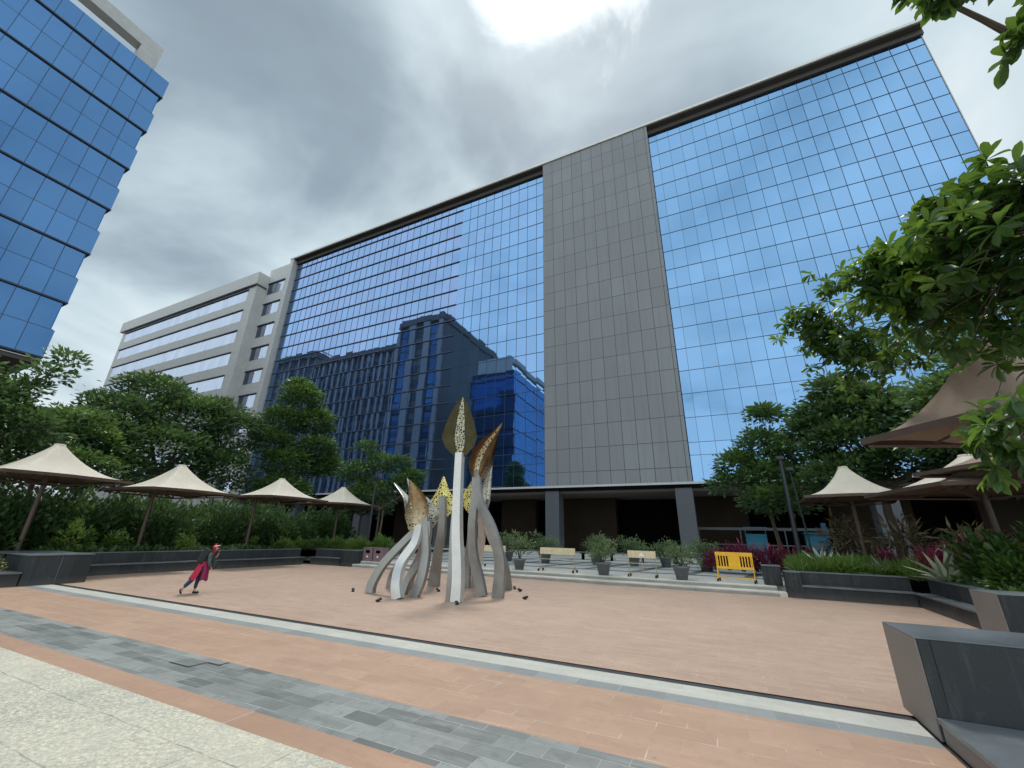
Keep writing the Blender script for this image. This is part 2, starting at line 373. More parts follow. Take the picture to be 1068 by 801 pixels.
cb.inputs[2].default_value = 3.7
P = cb.outputs[0]
n1 = noise(nt, P, 1.5, 5, .5, .6); n2 = noise(nt, P, 3.2, 5, .5, .3); n3 = noise(nt, P, .55, 2, .5)
dens = mth(nt, 'ADD', mth(nt, 'MULTIPLY', n1, .68), mth(nt, 'ADD', mth(nt, 'MULTIPLY', n2, .17), mth(nt, 'MULTIPLY', n3, .15)))
# the cloud deck is thinner (brighter) low down on the left and behind the big block on the right
def dotv(v):
    v = Vector(v).normalized(); n = N(nt, 'ShaderNodeVectorMath', operation='DOT_PRODUCT'); nt.links.new(D, n.inputs[0]); n.inputs[1].default_value = v; return n.outputs['Value']
low = mapr(nt, Z, .0, .80, .20, 0, True)
rightb = mapr(nt, dotv((.52, .55, .62)), .80, .97, 0, .17, True)
sd = dotv(SUN)
dark_ring = mapr(nt, dotv((-.0, .62, .78)), .90, .99, 0, -.10, True)
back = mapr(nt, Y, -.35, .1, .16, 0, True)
dens = mth(nt, 'ADD', mth(nt, 'MULTIPLY', mth(nt, 'SUBTRACT', dens, .5), 1.6), .535)
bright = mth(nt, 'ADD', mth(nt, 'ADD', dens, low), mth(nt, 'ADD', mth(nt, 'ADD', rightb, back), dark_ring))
rp = N(nt, 'ShaderNodeValToRGB'); nt.links.new(bright, rp.inputs[0])
e = rp.color_ramp.elements; e[0].position = .36; e[0].color = (.30, .375, .44, 1); e[1].position = .80; e[1].color = (.84, .94, .98, 1)
for p_, c_ in ((.45, (.335, .425, .495)), (.55, (.475, .585, .65)), (.66, (.65, .78, .84))):
    k = e.new(p_); k.color = c4(c_)
# ragged bright opening in the clouds where the sun stands
sw = mth(nt, 'ADD', sd, mth(nt, 'MULTIPLY', mth(nt, 'SUBTRACT', noise(nt, P, 3.4, 6, .6, .5), .5), .045))
glow = mth(nt, 'ADD', mapr(nt, sw, .9845, .9945, 0, .7, True), mth(nt, 'MULTIPLY', mapr(nt, sw, .990, .9995, 0, 1, True), 22))
halo = mapr(nt, sw, .93, .99, 0, .13, True)
gc = N(nt, 'ShaderNodeVectorMath', operation='SCALE'); gc.inputs[0].default_value = (1, .99, .965); nt.links.new(mth(nt, 'ADD', glow, halo), gc.inputs['Scale'])
ad = N(nt, 'ShaderNodeVectorMath', operation='ADD'); nt.links.new(rp.outputs[0], ad.inputs[0]); nt.links.new(gc.outputs[0], ad.inputs[1])
bk = N(nt, 'ShaderNodeVectorMath', operation='SCALE'); nt.links.new(ad.outputs[0], bk.inputs[0]); nt.links.new(mapr(nt, Y, .12, -.30, 1.0, 1.65, True), bk.inputs['Scale'])  # sky behind the camera brightened, an added fill light
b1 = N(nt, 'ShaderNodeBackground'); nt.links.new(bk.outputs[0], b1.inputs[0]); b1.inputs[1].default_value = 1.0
b2 = N(nt, 'ShaderNodeBackground'); nt.links.new(sky.outputs[0], b2.inputs[0]); b2.inputs[1].default_value = .08
mx = N(nt, 'ShaderNodeMixShader'); mx.inputs[0].default_value = .9
nt.links.new(b2.outputs[0], mx.inputs[1]); nt.links.new(b1.outputs[0], mx.inputs[2])
wo = N(nt, 'ShaderNodeOutputWorld'); nt.links.new(mx.outputs[0], wo.inputs[0])

# ------------------------------------------------------------------ ground and paving
def sheet(name, m, x0, x1, y0, y1, z, label=None):
    b = MB(); nx = max(1, int((x1-x0)/40)); 
    b.add([(x0,y0,z),(x1,y0,z),(x1,y1,z),(x0,y1,z)], [(0,1,2,3)])
    o = b.build(name, m); tag(o, kind='structure'); return o
sheet('ground', M['soil'], -1500, 1500, -1500, 1500, -.03)
sheet('granite_paving', M['granite'], -80, 40, -40, 3.43, 0)
sheet('red_border', M['red_border'], -80, 1.75, 3.43, 3.78, 0)
sheet('slate_band', M['slate'], -80, 1.75, 3.78, 4.75, 0)
sheet('red_pavement', M['red'], -80, 1.75, 4.75, 6.45, 0)
sheet('grey_edging_strip', M['slate2'], -21, 1.75, 6.45, 6.74, 0)
sheet('red_pavement', M['red'], -80, -21, 6.45, 8.0, 0)
sheet('white_band', M['white_band'], -21, 1.75, 6.74, 7.20, 0)
sheet('drain_channel', M['drain'], -21, 1.75, 7.20, 7.39, -.012)
sheet('plaza_paving', M['plaza'], -23.6, 6.0, 7.39, 19.45, 0)
sheet('plaza_paving', M['plaza'], 6.0, 25, 7.39, 13.4, 0)
# pale steps and terrace beyond the plaza
b = MB(); b.box(-19.6, 1.95, 19.45, 20.05, -.02, .15); s1 = b.build('step', M['tread'], bevel=.01); tag(s1, kind='structure')
b = MB(); b.box(-19.6, 1.7, 20.0, 20.5, .151, .3); s1 = b.build('step', M['tread'], bevel=.01); tag(s1, kind='structure')
for yy, zz in ((19.44, .0), (19.99, .151)):
    b = MB(); b.box(-19.6, 1.7, yy, yy + .012, zz, zz + .105); tag(b.build('step_riser', M['riser']), kind='structure')
b = MB(); b.box(-60, 60, 20.49, 60, .1, .296); tag(b.build('terrace_paving', M['far']), kind='structure')
for yy in (23.2, 26.2, 29.6, 33.5, 38):
    sheet('dark_paving_band', M['darkpave'], -60, 60, yy, yy + .55, .302)
for k in range(9):
    xx = -17.5 + k * 2.6
    b = MB(); b.add([(xx, 23.75, .302), (xx+.5, 23.75, .302), (xx+2.2, 33.4, .302), (xx+1.7, 33.4, .302)], [(0, 1, 2, 3)])
    tag(b.build('dark_paving_band', M['darkpave']), kind='structure')

# hills far away
b = MB(); n = 60; vs = []
for i in range(n):
    t = i / (n-1); x = -1400 + t * 1500; h = 40 + 22 * math.sin(t * 9) + 10 * math.sin(t * 23 + 1)
    vs += [(x, 620 - t * 100, -5), (x, 700 - t * 100, h)]
b.add(vs, [(2*i, 2*i+2, 2*i+3, 2*i+1) for i in range(n-1)], True)
tag(b.build('hills', M['hill']), kind='structure')

# ------------------------------------------------------------------ curtain walls
def panes(root, name, m, xs, zs, y, tilt=.0035, axis='x', parent_name=None):
    """grid of separate panes each a hair out of plane; one mesh"""
    nx, nz = len(xs)-1, len(zs)-1; b = MB()
    for i in range(nx):
        for k in range(nz):
            a = [random.gauss(0, tilt) for _ in range(2)]
            w = (xs[i+1]-xs[i])/2; h = (zs[k+1]-zs[k])/2
            def P_(u, v):
                d = a[0]*u*w + a[1]*v*h
                uu = xs[i] + w + u*w; vv = zs[k] + h + v*h
                return (uu, y + d, vv) if axis == 'x' else (y + d, uu, vv)
            q = [P_(-1,-1), P_(1,-1), P_(1,1), P_(-1,1)]
            b.add(q, [(0,1,2,3)], False, random.random())
    return b.build(name, m, root, attr=True)
def frange(a, b, n): return [a + (b-a)*i/n for i in range(n+1)]

office = empty('office_building', (0, 45, .3), label='long glass office block with blue mirror panes, grey clad centre and dark roof overhang', cat='building')
def opart(b, name, m, attr=False, bevel=0):
    o = b.build(name, m, office, attr, bevel); o.location = (0, -45, -.3); return o
zr = [7.33, 10.1] + [11.43 + 2.683*k for k in range(17)]
zr[-1] = 54.3; zr += [55.75]
zz = zr
def glassgrid(name, m, xs, tilt, fin_h, fin_d, vert_w, finm, fincol=None):
    o = panes(office, name, m, xs, zz, 46.0, tilt); o.location = (0, -45, -.3)
    g = MB()
    for x in xs[1:-1]: g.box(x-vert_w/2, x+vert_w/2, 45.955, 46.03, zz[0], zz[-1])
    mo = g.build('mullion_grid', M['mullion'], o)
    g2 = MB()
    for z in zz[1:-1]: g2.box(xs[0], xs[-1], 45.95-fin_d, 46.02, z-fin_h/2, z+fin_h/2)
    g2.build('transom', finm, o)
glassgrid('right_curtain_wall', M['glass_r'], [-1.72] + [-.71+1.512*k for k in range(19)] + [27.85], .0018, .035, .0, .03, M['fin'])
glassgrid('middle_curtain_wall', M['glass_m'], frange(-32.5, -17.4, 10), .0016, .045, .0, .03, M['fin'])
glassgrid('left_curtain_wall', M['glass_l'], frange(-74.3, -32.5, 28), .0022, .12, .10, .018, M['fin'])
b = MB(); b.box(-17.46, -1.80, 45.0, 47, 7.33, 56.5); opart(b, 'clad_panel', M['clad'])
# body behind the glass, roof and frame
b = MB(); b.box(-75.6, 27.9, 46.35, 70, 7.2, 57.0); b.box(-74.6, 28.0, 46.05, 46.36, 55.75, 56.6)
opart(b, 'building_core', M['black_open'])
b = MB(); b.box(-74.6, -17.46, 45.0, 46.35, 56.45, 56.62); b.box(-1.8, 28.0, 45.0, 46.35, 56.45, 56.62); b.box(-74.6, -17.46, 45.72, 46.2, 55.7, 56.45); b.box(-1.8, 28.05, 45.72, 46.2, 55.7, 56.45)
opart(b, 'roof_soffit', M['soffit'])
b = MB(); b.box(-75.7, 28.15, 44.85, 71, 56.62, 57.0); opart(b, 'roof', M['roof_edge'])
b = MB(); b.box(-75.6, -74.6, 44.95, 47, .3, 56.61); opart(b, 'end_pilaster', M['white_clad'])
b = MB(); b.box(27.86, 27.93, 45.93, 47, 7.2, 56.4); opart(b, 'corner_trim', M['slab'])
# ground floor passage
b = MB(); b.box(-74.6, 40, 44.8, 46.3, 7.08, 7.3); opart(b, 'slab_edge', M['slab'])
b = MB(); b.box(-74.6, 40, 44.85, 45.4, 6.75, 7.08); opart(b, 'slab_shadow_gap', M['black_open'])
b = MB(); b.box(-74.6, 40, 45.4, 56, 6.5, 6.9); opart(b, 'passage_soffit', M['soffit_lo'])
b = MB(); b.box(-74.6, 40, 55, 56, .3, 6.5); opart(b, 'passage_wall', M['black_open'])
for x0, x1 in ((-26.5, -21.5), (-18.2, -11.0), (-2.5, 3.0), (10, 16.5), (21, 27), (-45, -38), (-60, -52)):
    b = MB(); b.box(x0, x1, 52, 53, .3, 6.5); opart(b, 'brown_wall', M['brown_wall'])
for x0 in (-17.4, -3.5, 12.0, 27.0, -32.5, -46.4, -60.3):
    b = MB(); b.box(x0, x0 + 1.62, 44.95, 46.6, .3, 7.06); opart(b, 'column', M['column'], bevel=.02)
b = MB(); b.box(28, 60, 44, 47, .3, 6.5); opart(b, 'end_wall', M['column'])
b = MB(); b.box(-2.2, 9.5, 48.9, 49.05, 2.9, 3.15); b.box(-2.2, 9.5, 48.9, 49.05, 1.5, 1.6)
for x in (-2, 1.8, 5.6, 9.3): b.box(x, x+.1, 48.92, 49.04, .3, 3.0)
rail = b.build('railing', M['column']); tag(rail, 'pale horizontal railing across the dark passage behind the crimson shrubs', 'railing')
for x, w, lab in ((2.3, 1.9, 'cyan blue stall counter under the office block, the taller one by the slim pole'), (7.4, 1.9, 'cyan blue stall counter with a raised back, under the office block near the right canopies')):
    t = empty('stall_counter', (x, 50.3, .3), label=lab, cat='stall', group='cyan stalls in the passage')
    q = MB(); q.box(0, w, 0, .8, 0, 2.3); q.build('counter', M['cyan'], t, bevel=.05)
    q = MB(); q.box(-.1, w+.1, -.25, .9, 2.75 if x < 5 else 2.32, 2.95 if x < 5 else 2.5)
    if x > 5: q.box(w-.4, w, .2, .8, 2.5, 3.4)
    q.build('hood', M['cyan'], t, bevel=.05)
    for xx in (.05, w-.05): q = MB(); q.bar((xx, .1, 2.3), (xx, .1, 2.8), .06); q.build('hood_post', M['cyan'], t)

# ------------------------------------------------------------------ white building on the left
wb = empty('white_building', (-100, 44, 0), label='pale concrete office building with horizontal ribbon windows left of the glass block', cat='building')
def wpart(b, name, m, attr=False, par=None, **k):
    o = b.build(name, m, par or wb, attr, **k)
    if par is None: o.location = (100, -44, 0)
    return o
b = MB(); b.box(-140.5, -83.6, 44.0, 70, 0, 51.75); wpart(b, 'wall', M['white_clad'])
b = MB(); b.box(-141.8, -83.2, 43.5, 70.4, 52.0, 54.9); wpart(b, 'parapet', M['white_clad'])
b = MB(); b.box(-140, -84, 43.9, 70, 51.7, 52.0); wpart(b, 'shadow_joint', M['mullion'])
b = MB(); b.box(-83.65, -75.6, 46.0, 70, 0, 56.9); wpart(b, 'wing_wall', M['white_clad'])
for k, zt in enumerate([51.2, 46.2, 41.2, 36.1, 31.0, 25.9, 20.8, 15.7]):
    xs = frange(-138.5, -86.3, 30); zs_ = [zt-2.7, zt]
    o = panes(wb, 'ribbon_window', M['glass_w'], xs, zs_, 43.985, .004); o.location = (100, -44, 0)
    b = MB(); b.box(-139.2, -86.2, 43.75, 43.97, zt, zt+.16); b.build('sunshade', M['mullion'], o)
for k in range(9):
    zt = 52.9 - 5.25*k
    o = panes(wb, 'wing_window', M['glass_w'], [-82.9, -81.6, -80.2, -79.0, -77.7], [zt-2.7, zt], 45.985, .006); o.location = (100, -44, 0)
    b = MB(); b.box(-83.0, -77.6, 45.75, 45.97, zt, zt+.2); b.box(-81.66, -81.54, 45.95, 45.99, zt-2.7, zt); b.box(-80.2, -80.14, 45.95, 45.99, zt-2.7, zt); b.build('window_frame', M['mullion'], o)
    b = MB(); b.box(-82.9, -81.7, 45.97, 45.975, zt-2.7, zt-.02); b.build('dark_pane', M['fin'], o)
b = MB(); b.tube([(-108, 60, 54.9), (-108, 60, 57.3)], .07, 6); b.tube([(-109.3, 60, 57), (-106.9, 60, 57.5)], .06, 6)
wpart(b, 'roof_antenna', M['white_clad'])

# ------------------------------------------------------------------ blue glass tower, upper left
tw = empty('glass_tower', (-40, 0, 0), label='blue glass tower cut off by the left edge, with open grey rooftop frame', cat='building')
def tpart(b, name, m, attr=False, par=None, **k):
    o = b.build(name, m, par or tw, attr, **k)
    if par is None: o.location = (40, 0, 0)
    return o
floors = [12.5 + 4.235*k for k in range(7)]   # 12.5 ... 37.9
ys = [8.85 - 1.145*k for k in range(26)][::-1]
for k, z0 in enumerate(floors):
    z1 = floors[k+1] if k < 6 else 40.0
    zm = z0 + 2.1 if k < 6 else z1
    o = panes(tw, 'floor_glazing', M['glass_t'], ys[:-1] + [9.03], [z0+.13, zm], -39.93, .002, 'y'); o.location = (40, 0, 0)
    # return of this band round the corner and the north face
    xs = frange(-52, -39.93, 8)
    pn = panes(o, 'north_glazing', M['glass_t'], xs, [z0+.13, zm], 9.03, .004, 'x')
    bb = MB(); bb.box(-52, -40.0, 8.7, 8.84, z0+.14, zm+.02); bb.box(-40.2, -39.95, ys[0], 8.82, z0+.14, zm+.02); bb.build('spandrel_edge', M['mullion'], o)
    b = MB(); b.box(-52.02, -39.885, -20, 9.05, z0+.0, z0+.12); b.build('floor_line', M['mullion'], o)
    if k < 6:
        panes(o, 'upper_glazing', M['glass_t'], ys, [zm+.03, z1-.02], -40.01, .002, 'y')
        panes(o, 'north_upper_glazing', M['glass_t'], xs, [zm+.03, z1-.03], 8.82, .004, 'x')
    b = MB()
    for y in ys[1:-1]:
        b.box(-39.95, -39.915, y-.015, y+.015, z0+.15, zm)
        if k < 6: b.box(-40.05, -39.99, y-.015, y+.015, zm, z1-.02)
    b.build('mullion', M['mullion'], o)
    if k < 6:
        b = MB(); b.box(-40.05, -39.925, ys[0], 8.95, zm, zm+.045); b.build('transom', M['fin'], o)
b = MB(); b.box(-52, -40.06, -20, 8.8, 12.6, 40.0); tpart(b, 'core', M['black_open'])
b = MB(); b.box(-52.1, -39.84, -20, 9.05, 12.32, 12.38); tpart(b, 'white_trim', M['slab'])
b = MB(); b.box(-52, -39.9, -20, 9.0, 12.05, 12.3); tpart(b, 'soffit', M['soffit'])
b = MB(); b.box(-52, -42.2, -20, 7.3, 0, 12.05); tpart(b, 'base_wall', M['white_clad'])
b = MB(); b.box(-42.2, -41.3, 6.0, 6.9, 0, 12.05); b.box(-42.2, -41.3, -2, -1.1, 0, 12.05); tpart(b, 'column', M['white_clad'])
b = MB()
b.box(-42.5, -41.5, -20, 8.15, 43.05, 44.4); b.box(-42.5, -41.5, 6.75, 8.15, 40.0, 43.04); b.box(-42.5, -41.5, -20, 6.74, 39.9, 40.7)
b.box(-51, -42.5, 7.15, 8.15, 40.0, 44.2); b.box(-51.5, -50.5, -20, 7.1, 40, 44.2)
tpart(b, 'rooftop_frame', M['white_clad'])
b = MB()
for k in range(24):
    y = 6.4 - k*.62; b.bar((-43.4, y, 40.1), (-43.4, y - .45, 42.9), .07); b.bar((-43.5, y, 42.9), (-43.5, y - .5, 41.3), .07)
b.bar((-43.4, 6.6, 41.9), (-43.4, -10, 41.9), .09); b.bar((-43.4, 6.6, 42.8), (-43.4, -10, 42.8), .09)
tpart(b, 'rooftop_lattice', M['slab'])
b = MB(); b.box(-45.6, -45.2, -20, 7.1, 40, 43.0); tpart(b, 'rooftop_plant_wall', M['slab'])

# stone office buildings beyond the tower; they stand outside the frame and show mirrored in the glass block
def stone_block(x0, x1, y1, h, lab, bays, seed, strips):
    rnd = random.Random(seed)
    t = empty('stone_building', ((x0+x1)/2, y1, 0), label=lab, cat='building')
    off = (-(x0+x1)/2, -y1, 0)
    def sp_(b, n, m, par=None):
        o = b.build(n, m, par or t)
        if par is None: o.location = off
        return o
    b = MB(); b.box(x0, x1, y1-45, y1, 0, h); b.box(x0-.4, x1+.4, y1-.6, y1+.9, h-1.0, h+1.1); b.box(x1-.3, x1+.45, y1-45, y1-.7, h-1.0, h+1.0); sp_(b, 'wall', M['stone_b'])
    bw = (x1-x0)/bays
    for i in range(bays+1):
        x = x0 + bw*i; w = bw*.22 if strips else .45
        b = MB(); b.box(max(x0, x-w), min(x1, x+w), y1+.01, y1+.7, 0, h-1.01); sp_(b, 'pilaster', M['stone_c'])
    for k, z in enumerate(np.arange(6, h-3.5, 4.2)):
        for i in range(bays):
            if strips or i % 3 == 0:
                xa = x0 + bw*i + (bw*.26 if strips else .5); xb = x0 + bw*(i + (1 if strips else min(3, bays-i))) - (bw*.26 if strips else .5)
                b = MB(); b.box(xa, xb, y1+.02, y1+.10, z, z+(3.6 if strips and i % 2 == 0 else 2.3))
                sp_(b, 'window_band', M['glass_t'] if strips and i % 2 == 0 else M['stone_win'])
    b = MB()
    for i in range(12): y = y1 - 3 - i*3; b.bar((x1-1, y, h), (x1-1, y-1.5, h+2.6), .22); b.bar((x1-1, y-1.5, h+2.6), (x1-1, y-3, h), .22)
    b.bar((x1-1, y1-3, h+2.6), (x1-1, y1-39, h+2.6), .3); sp_(b, 'roof_truss', M['slab'])
    return t
stone_block(-86.5, -69, 0, 66, 'tall grey stone block with pilasters, seen only mirrored in the glass office block', 3, 3, True)
stone_block(-124, -86.9, 0, 58.5, 'long lower grey stone block, seen only mirrored in the glass office block', 14, 5, False)
stone_block(-150, -125, 0, 63, 'grey stone block with open roof, leftmost of those mirrored in the glass', 6, 9, False)

# distant small white building beneath the leftmost canopy
dh = empty('distant_house', (-150, 40, 0), label='tiny white house in the distance under the leftmost canopy', cat='house')
q = MB(); q.box(-8, 8, -4, 4, 0, 8); q.box(-2, 6, -3, 3, 8, 10.5); q.build('wall', M['white_paint'], dh)
q = MB()
for i in range(6): q.box(8.01, 8.06, -3.5+i*1.2, -2.7+i*1.2, 4.5, 6.0); q.box(-7+i*2.4, -5.8+i*2.4, -4.06, -4.01, 4.5, 6.0)
q.build('window', M['mullion'], dh)
for o_, r_ in ((dh, .2),): o_.rotation_euler.z = r_

# ------------------------------------------------------------------ bench walls and planters
def wall_seg(b_low, b_seat, b_back, p, q, n, hs=.43, ht=.88, depth=.42, th=.28):
    """bench along p->q whose front plane is the p-q line, backing towards normal n"""
    p = Vector((*p, 0)); q = Vector((*q, 0)); n = Vector((*n, 0)).normalized()
    def prism(b, a0, a1, z0, z1, e=0):
        d = (q-p).normalized()*e
        P0, Q0 = p-d + n*a0, q+d + n*a0; P1, Q1 = p-d + n*a1, q+d + n*a1
        vs = [P0, Q0, Q1, P1]; vs = [Vector((v.x, v.y, z0)) for v in vs] + [Vector((v.x, v.y, z1)) for v in vs]
        fs = [(0,3,2,1),(4,5,6,7),(0,1,5,4),(1,2,6,5),(2,3,7,6),(3,0,4,7)]
        # make outward whatever the handedness
        b.add(vs, fs)
    prism(b_low, .06, depth, 0, hs-.05); prism(b_seat, 0, depth+.01, hs-.05, hs, .002); prism(b_back, depth, depth+th, 0, ht-.04)
    return prism
def fixn(o):
    bm = bmesh.new(); bm.from_mesh(o.data); bmesh.ops.recalc_face_normals(bm, faces=bm.faces); bm.to_mesh(o.data); bm.free(); return o
def bench_wall(label, segs, blocks=(), loc=(0, 0, 0), top=.88):
    t = empty('bench_wall', loc, label=label, cat='wall')
    lo, se, ba, ca = MB(), MB(), MB(), MB()
    for (p, q, n) in segs:
        pr = wall_seg(lo, se, ba, p, q, n, ht=top); pr(ca, .40, .72, top-.04, top, .02)
    for (x0, x1, y0, y1) in blocks:
        ba.box(x0, x1, y0, y1, 0, top-.04); ca.box(x0-.01, x1+.01, y0-.01, y1+.01, top-.04+.002, top+.004)
    for b_, n_, m_ in ((lo, 'plinth', M['wall']), (se, 'seat', M['wall_top']), (ba, 'back', M['wall']), (ca, 'coping', M['wall_top'])):
        o = fixn(b_.build(n_, m_, t)); o.location = (-loc[0], -loc[1], 0)
    return t
bench_wall('long dark granite bench wall edging the left side of the plaza, under the cream canopies',
    [((-23.3, 7.3), (-23.0, 18.9), (-1, 0)), ((-23.0, 19.3), (-20.9, 19.6), (-.14, 1))], [(-20.9, -19.5, 19.75, 20.6)], (-23.3, 13, 0))
bench_wall('long dark granite bench wall along the right planter, below the crimson shrubs',
    [((2.45, 19.45), (5.55, 19.2), (.08, 1)), ((5.5, 19.2), (5.35, 14.6), (1, .03))], [(1.98, 2.45, 19.46, 20.1)], (4, 19.3, 0))
def block_wall(label, loc, parts):
    t = empty('granite_wall', loc, label=label, cat='wall')
    for nm, m_, bx in parts:
        b = MB(); b.box(*bx); o = b.build(nm, M[m_], t, bevel=.006); o.location = (-loc[0], -loc[1], -loc[2])
    return t
# near right
block_wall('nearest dark granite planter wall at the lower right corner, with a low seat in front', (1.78, 7.1, 0), [
    ('wall', 'wall', (1.802, 12, 6.64, 7.70, 0, .925)), ('end_slab', 'wall_face', (1.78, 1.80, 6.645, 7.70, 0, .925)), ('coping', 'wall_top', (1.782, 12, 6.635, 7.705, .927, .94)),
    ('seat_base', 'wall_face', (1.80, 12, 5.0, 6.6, 0, .17)), ('seat', 'wall_top', (1.78, 12, 4.9, 6.598, .172, .225))])
# back right block with plaque
block_wall('dark granite planter block with a small glinting plaque beside the right bench', (5.3, 13.9, 0), [
    ('wall', 'wall', (5.222, 12, 13.4, 14.55, 0, .925)), ('end_slab', 'wall_face', (5.2, 5.22, 13.405, 14.55, 0, .925)), ('coping', 'wall_top', (5.202, 12, 13.395, 14.555, .927, .94)),
    ('plaque', 'lamp_glass', (5.62, 6.0, 13.375, 13.398, .42, .70))])
# left block
block_wall('dark granite end block at the left end of the white paving band', (-21.3, 7.2, 0), [
    ('wall', 'wall', (-25.5, -20.98, 6.42, 8.05, 0, .915)), ('end_slab', 'wall', (-20.978, -20.9, 6.4, 8.07, 0, .905)), ('coping', 'wall_top', (-25.5, -20.88, 6.38, 8.09, .917, .95)),
    ('joint', 'wall_top', (-20.9, -20.894, 7.23, 7.245, .02, .89))])
block_wall('low dark granite kerb seat at the left edge of the picture, yellow flowers behind', (-21, 5, 0), [
    ('seat', 'wall_top', (-22.6, -20.88, -2, 6.37, .38, .43)), ('seat_base', 'wall', (-22.6, -20.95, -2, 6.37, 0, .378)), ('back', 'wall', (-23.1, -22.9, -2, 6.37, 0, .93))])
# square planter pillar next to yellow barricade
block_wall('short grey granite pillar beside the yellow barricade at the right planter', (1.55, 20.8, 0), [
    ('pillar', 'wall', (1.35, 1.95, 20.35, 21.0, .3, .98)), ('cap', 'wall_top', (1.32, 1.98, 20.32, 21.03, .982, 1.02))])
# soil in the planters
def soil(x0, x1, y0, y1, z): tag(sheet('planter_soil', M['soil'], x0, x1, y0, y1, z), kind='structure')
soil(-75, -23.95, 7.3, 40, .78); soil(-23.95, -19.6, 19.95, 23.5, .77)
soil(2.5, 22, 20.1, 33, .80); soil(6.1, 22, 14.5, 20.12, .79); 
soil(-75, -23.1, -10, 7.3, .62)

# ------------------------------------------------------------------ leaves
LEAF = {
 'oval': (np.array([(0,0,0),(.06,.2,.03),(.14,.45,.06),(.18,.66,.05),(.135,.86,.0),(0,1,-.12),(-.135,.86,.0),(-.18,.66,.05),(-.14,.45,.06),(-.06,.2,.03),(0,.45,-.01),(0,.75,-.03)]),
          [(0,1,2,10),(10,2,3,11),(11,3,4,5),(0,10,8,9),(10,11,7,8),(11,5,6,7)]),
 'slim': (np.array([(0,0,0),(.09,.4,.03),(0,1,-.12),(-.09,.4,.03),(0,.5,0)]), [(0,1,4),(4,1,2),(0,4,3),(4,2,3)]),
 'quad': (np.array([(0,0,0),(.24,.5,.04),(0,1,-.05),(-.24,.5,.04)]), [(0,1,2),(0,2,3)]),
 'blade': (np.array([(-.03,0,0),(.03,0,0),(.035,.5,.0),(-.035,.5,.0),(0,1,-.25)]), [(0,1,2,3),(3,2,4)]),
}
def leaf_mesh(name, kind, pos, direc, size, tone, roll=.6, g=None):
    """vectorised: a leaf at each pos pointing along direc"""
    g = g or rng; base, faces = LEAF[kind]; n = len(pos)
    d = direc / np.linalg.norm(direc, axis=1, keepdims=True)
    up = np.tile([0, 0, 1.0], (n, 1)) + g.normal(0, roll, (n, 3))
    sx = np.cross(d, up); sx /= np.linalg.norm(sx, axis=1, keepdims=True) + 1e-9
    nz = np.cross(sx, d)
    V = (pos[:, None, :] + size[:, None, None] * (base[None, :, 0, None]*sx[:, None, :] + base[None, :, 1, None]*d[:, None, :] + base[None, :, 2, None]*nz[:, None, :])).reshape(-1, 3)
    nb = len(base); loops = []; starts = []; tot = []; c = 0
    for f in faces: loops += list(f); starts.append(c); tot.append(len(f)); c += len(f)
    L = (np.array(loops)[None, :] + (np.arange(n)*nb)[:, None]).ravel()
    ST = (np.array(starts)[None, :] + (np.arange(n)*c)[:, None]).ravel()
    me = bpy.data.meshes.new(name)
    me.vertices.add(len(V)); me.vertices.foreach_set('co', V.astype(np.float32).ravel())
    me.loops.add(len(L)); me.loops.foreach_set('vertex_index', L.astype(np.int32))
    me.polygons.add(len(ST)); me.polygons.foreach_set('loop_start', ST.astype(np.int32))
    me.update(calc_edges=True)
    at = me.attributes.new('tone', 'FLOAT', 'FACE'); at.data.foreach_set('value', np.repeat(np.clip(tone, 0, 1), len(faces)).astype(np.float32))
    return me
def unit(v): return v / (np.linalg.norm(v, axis=-1, keepdims=True) + 1e-9)

def crown(blobs, ncl, per, leaf, kind='quad', spread=.32, g=None, flat=.42):
    """leaf clusters in the outer shells of several ellipsoid blobs"""
    g = g or rng; bl = np.array(blobs, float); vol = (bl[:, 3]*bl[:, 4]*bl[:, 5])**.67; pr = vol/vol.sum()
    bi = g.choice(len(bl), ncl, p=pr); u = unit(g.normal(0, 1, (ncl, 3))); u[:, 2] = np.where(u[:, 2] < -.55, -u[:, 2], u[:, 2])
    rad = g.uniform(.55, 1.05, ncl)**.6
    C_ = bl[bi, :3] + u*bl[bi, 3:6]*rad[:, None]
    bt = g.normal(0, .08, len(bl))
    ct = g.normal(0, .16, ncl) + .20 + .42*np.clip(u[:, 2], -.4, 1) + .3*(rad-.8) + bt[bi]  # crown tops toned lighter, undersides and inside darker: painted light
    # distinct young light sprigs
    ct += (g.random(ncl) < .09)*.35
    k = np.repeat(np.arange(ncl), per); m = len(k)
    o = g.normal(0, 1, (m, 3)) * [spread, spread, spread*flat]
    pos = C_[k] + o; dr = unit(o) + .5*u[k] + g.normal(0, .3, (m, 3)) + [0, 0, .05]
    return pos, dr, leaf*g.uniform(.65, 1.25, m), ct[k] + g.normal(0, .10, m)
